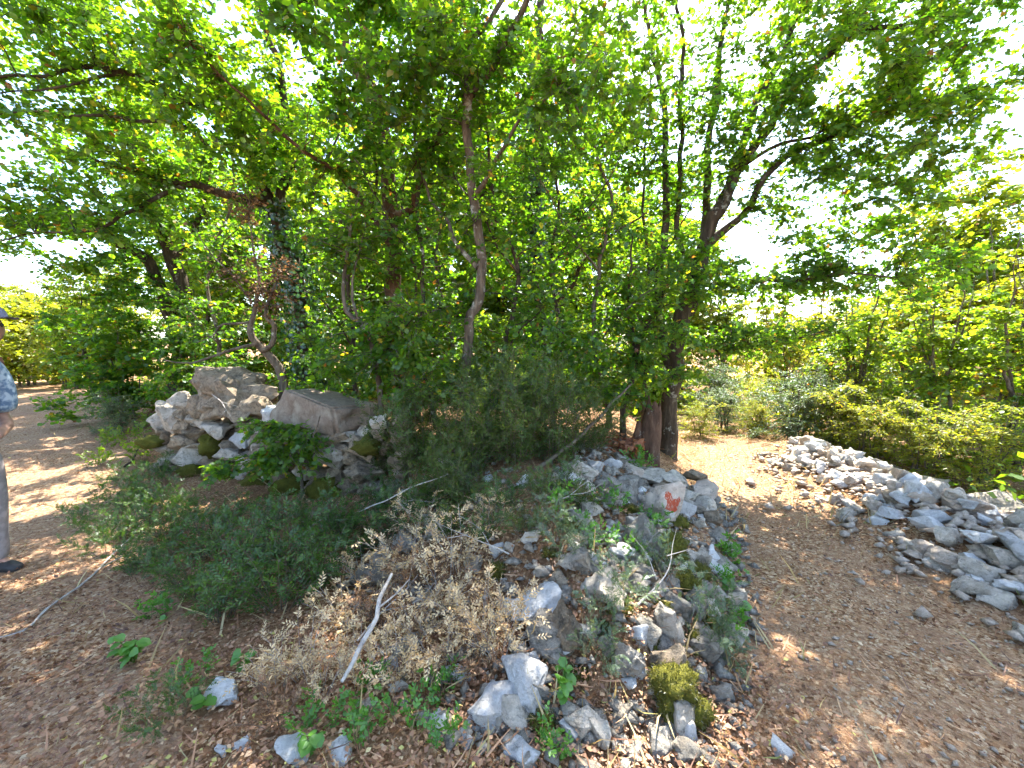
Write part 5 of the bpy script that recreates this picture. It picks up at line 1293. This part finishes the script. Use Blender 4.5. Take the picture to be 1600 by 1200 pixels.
def hand(y0, flip, parent):
    ch = []
    c = np.array([.19, y0, .92]); dirv = np.array([.55, flip * .75, -.35]); dirv = dirv / np.linalg.norm(dirv)
    side = np.array([.35, flip * .1, .93]); side = side - dirv * np.dot(side, dirv); side /= np.linalg.norm(side)
    nrm = np.cross(dirv, side)
    ch.append([(tuple(c), .026), (tuple(c + dirv * .05), (.036, .02)), (tuple(c + dirv * .085), (.038, .018))])
    for k, L in enumerate((.07, .08, .075, .06)):
        b = c + dirv * .085 + side * (.026 - .0175 * k)
        p1 = b + dirv * L * .45; p2 = p1 + (dirv * .6 - nrm * flip * .8) * L * .35; p3 = p2 + (-nrm * flip * 1.0 - dirv * .2) * L * .3
        ch.append([2, (tuple(b), .0095), (tuple(p1), .009), (tuple(p2), .0085), (tuple(p3), .007)])
    b = c + dirv * .03 + side * .03
    ch.append([1, (tuple(b), .012), (tuple(b + side * .03 + dirv * .025), .010), (tuple(b + side * .035 + dirv * .055), .008)])
    skin_mesh('hand', ch, M['skin'], parent, 2, 0, .003)
hand(-.13, 1, person); hand(.06, -1, person)
sh_ = skin_mesh('shirt', [
    [((.0, 0, .88), (.16, .18)), ((.03, 0, 1.05), (.185, .20)), ((.02, 0, 1.22), (.165, .20)), ((.02, 0, 1.36), (.135, .19)), ((.05, 0, 1.43), (.10, .13)), ((.11, 0, 1.47), (.07, .075))],
], M['shirt'], person)
for sgn in (-1, 1):
    skin_mesh('sleeve', [[((.0, sgn * .13, 1.41), .07), ((-.01, sgn * .20, 1.37), .078), ((-.03, sgn * .25, 1.24), .085), ((-.045, sgn * .262, 1.04), .082)]], M['shirt'], sh_)
tr_ = skin_mesh('trousers', [[((.0, 0, 1.0), (.15, .165)), ((.0, 0, .90), (.155, .175)), ((.0, 0, .80), (.12, .16))]], M['trousers'], person)
for sgn in (-1, 1):
    skin_mesh('trouser_leg', [[((.0, sgn * .085, .86), .11), ((.005, sgn * .10, .70), .105), ((.015, sgn * .11, .50), .088), ((.0, sgn * .11, .28), .08), ((-.01, sgn * .11, .06), .078)]], M['trousers'], tr_)
for s in (-1, 1):
    skin_mesh('shoe', [[((-.06, s * .11, .05), (.045, .05)), ((.03, s * .112, .05), (.05, .05)), ((.12, s * .118, .035), (.05, .035)), ((.17, s * .12, .03), (.035, .028))]], M['shoe'], person)
bm = bmesh.new()
bmesh.ops.create_uvsphere(bm, u_segments=24, v_segments=12, radius=1)
bmesh.ops.delete(bm, geom=[v for v in bm.verts if v.co.z < -.05], context='VERTS')
for v in bm.verts: v.co = Vector((v.co.x * .118 + .285, v.co.y * .104, max(v.co.z, 0) * .105 + 1.665))
me = bpy.data.meshes.new('cap'); bm.to_mesh(me); bm.free(); me.polygons.foreach_set('use_smooth', np.ones(len(me.polygons), bool))
cp = obj('cap', me, M['cap'], person)
bm = bmesh.new()
rows = []
for k in range(9):
    a = -1.15 + 2.3 * k / 8
    i_ = bm.verts.new((.285 + .115 * math.cos(a), .10 * math.sin(a), 1.672)); o_ = bm.verts.new((.285 + .115 * math.cos(a) + .10 * max(.15, math.cos(a)) , .10 * math.sin(a), 1.668 - .012 * math.sin(a) ** 2))
    rows.append((i_, o_))
for k in range(8): bm.faces.new((rows[k][0], rows[k][1], rows[k + 1][1], rows[k + 1][0]))
bmesh.ops.solidify(bm, geom=list(bm.faces), thickness=.006)
me = bpy.data.meshes.new('brim'); bm.to_mesh(me); bm.free()
obj('brim', me, M['cap'], cp)
for sgn in (-1, 1):
    bm = bmesh.new(); bmesh.ops.create_uvsphere(bm, u_segments=10, v_segments=8, radius=.012)
    me = bpy.data.meshes.new('eye'); bm.to_mesh(me); bm.free(); obj('eye', me, M['shoe'], person, (.365, sgn * .034, 1.625))
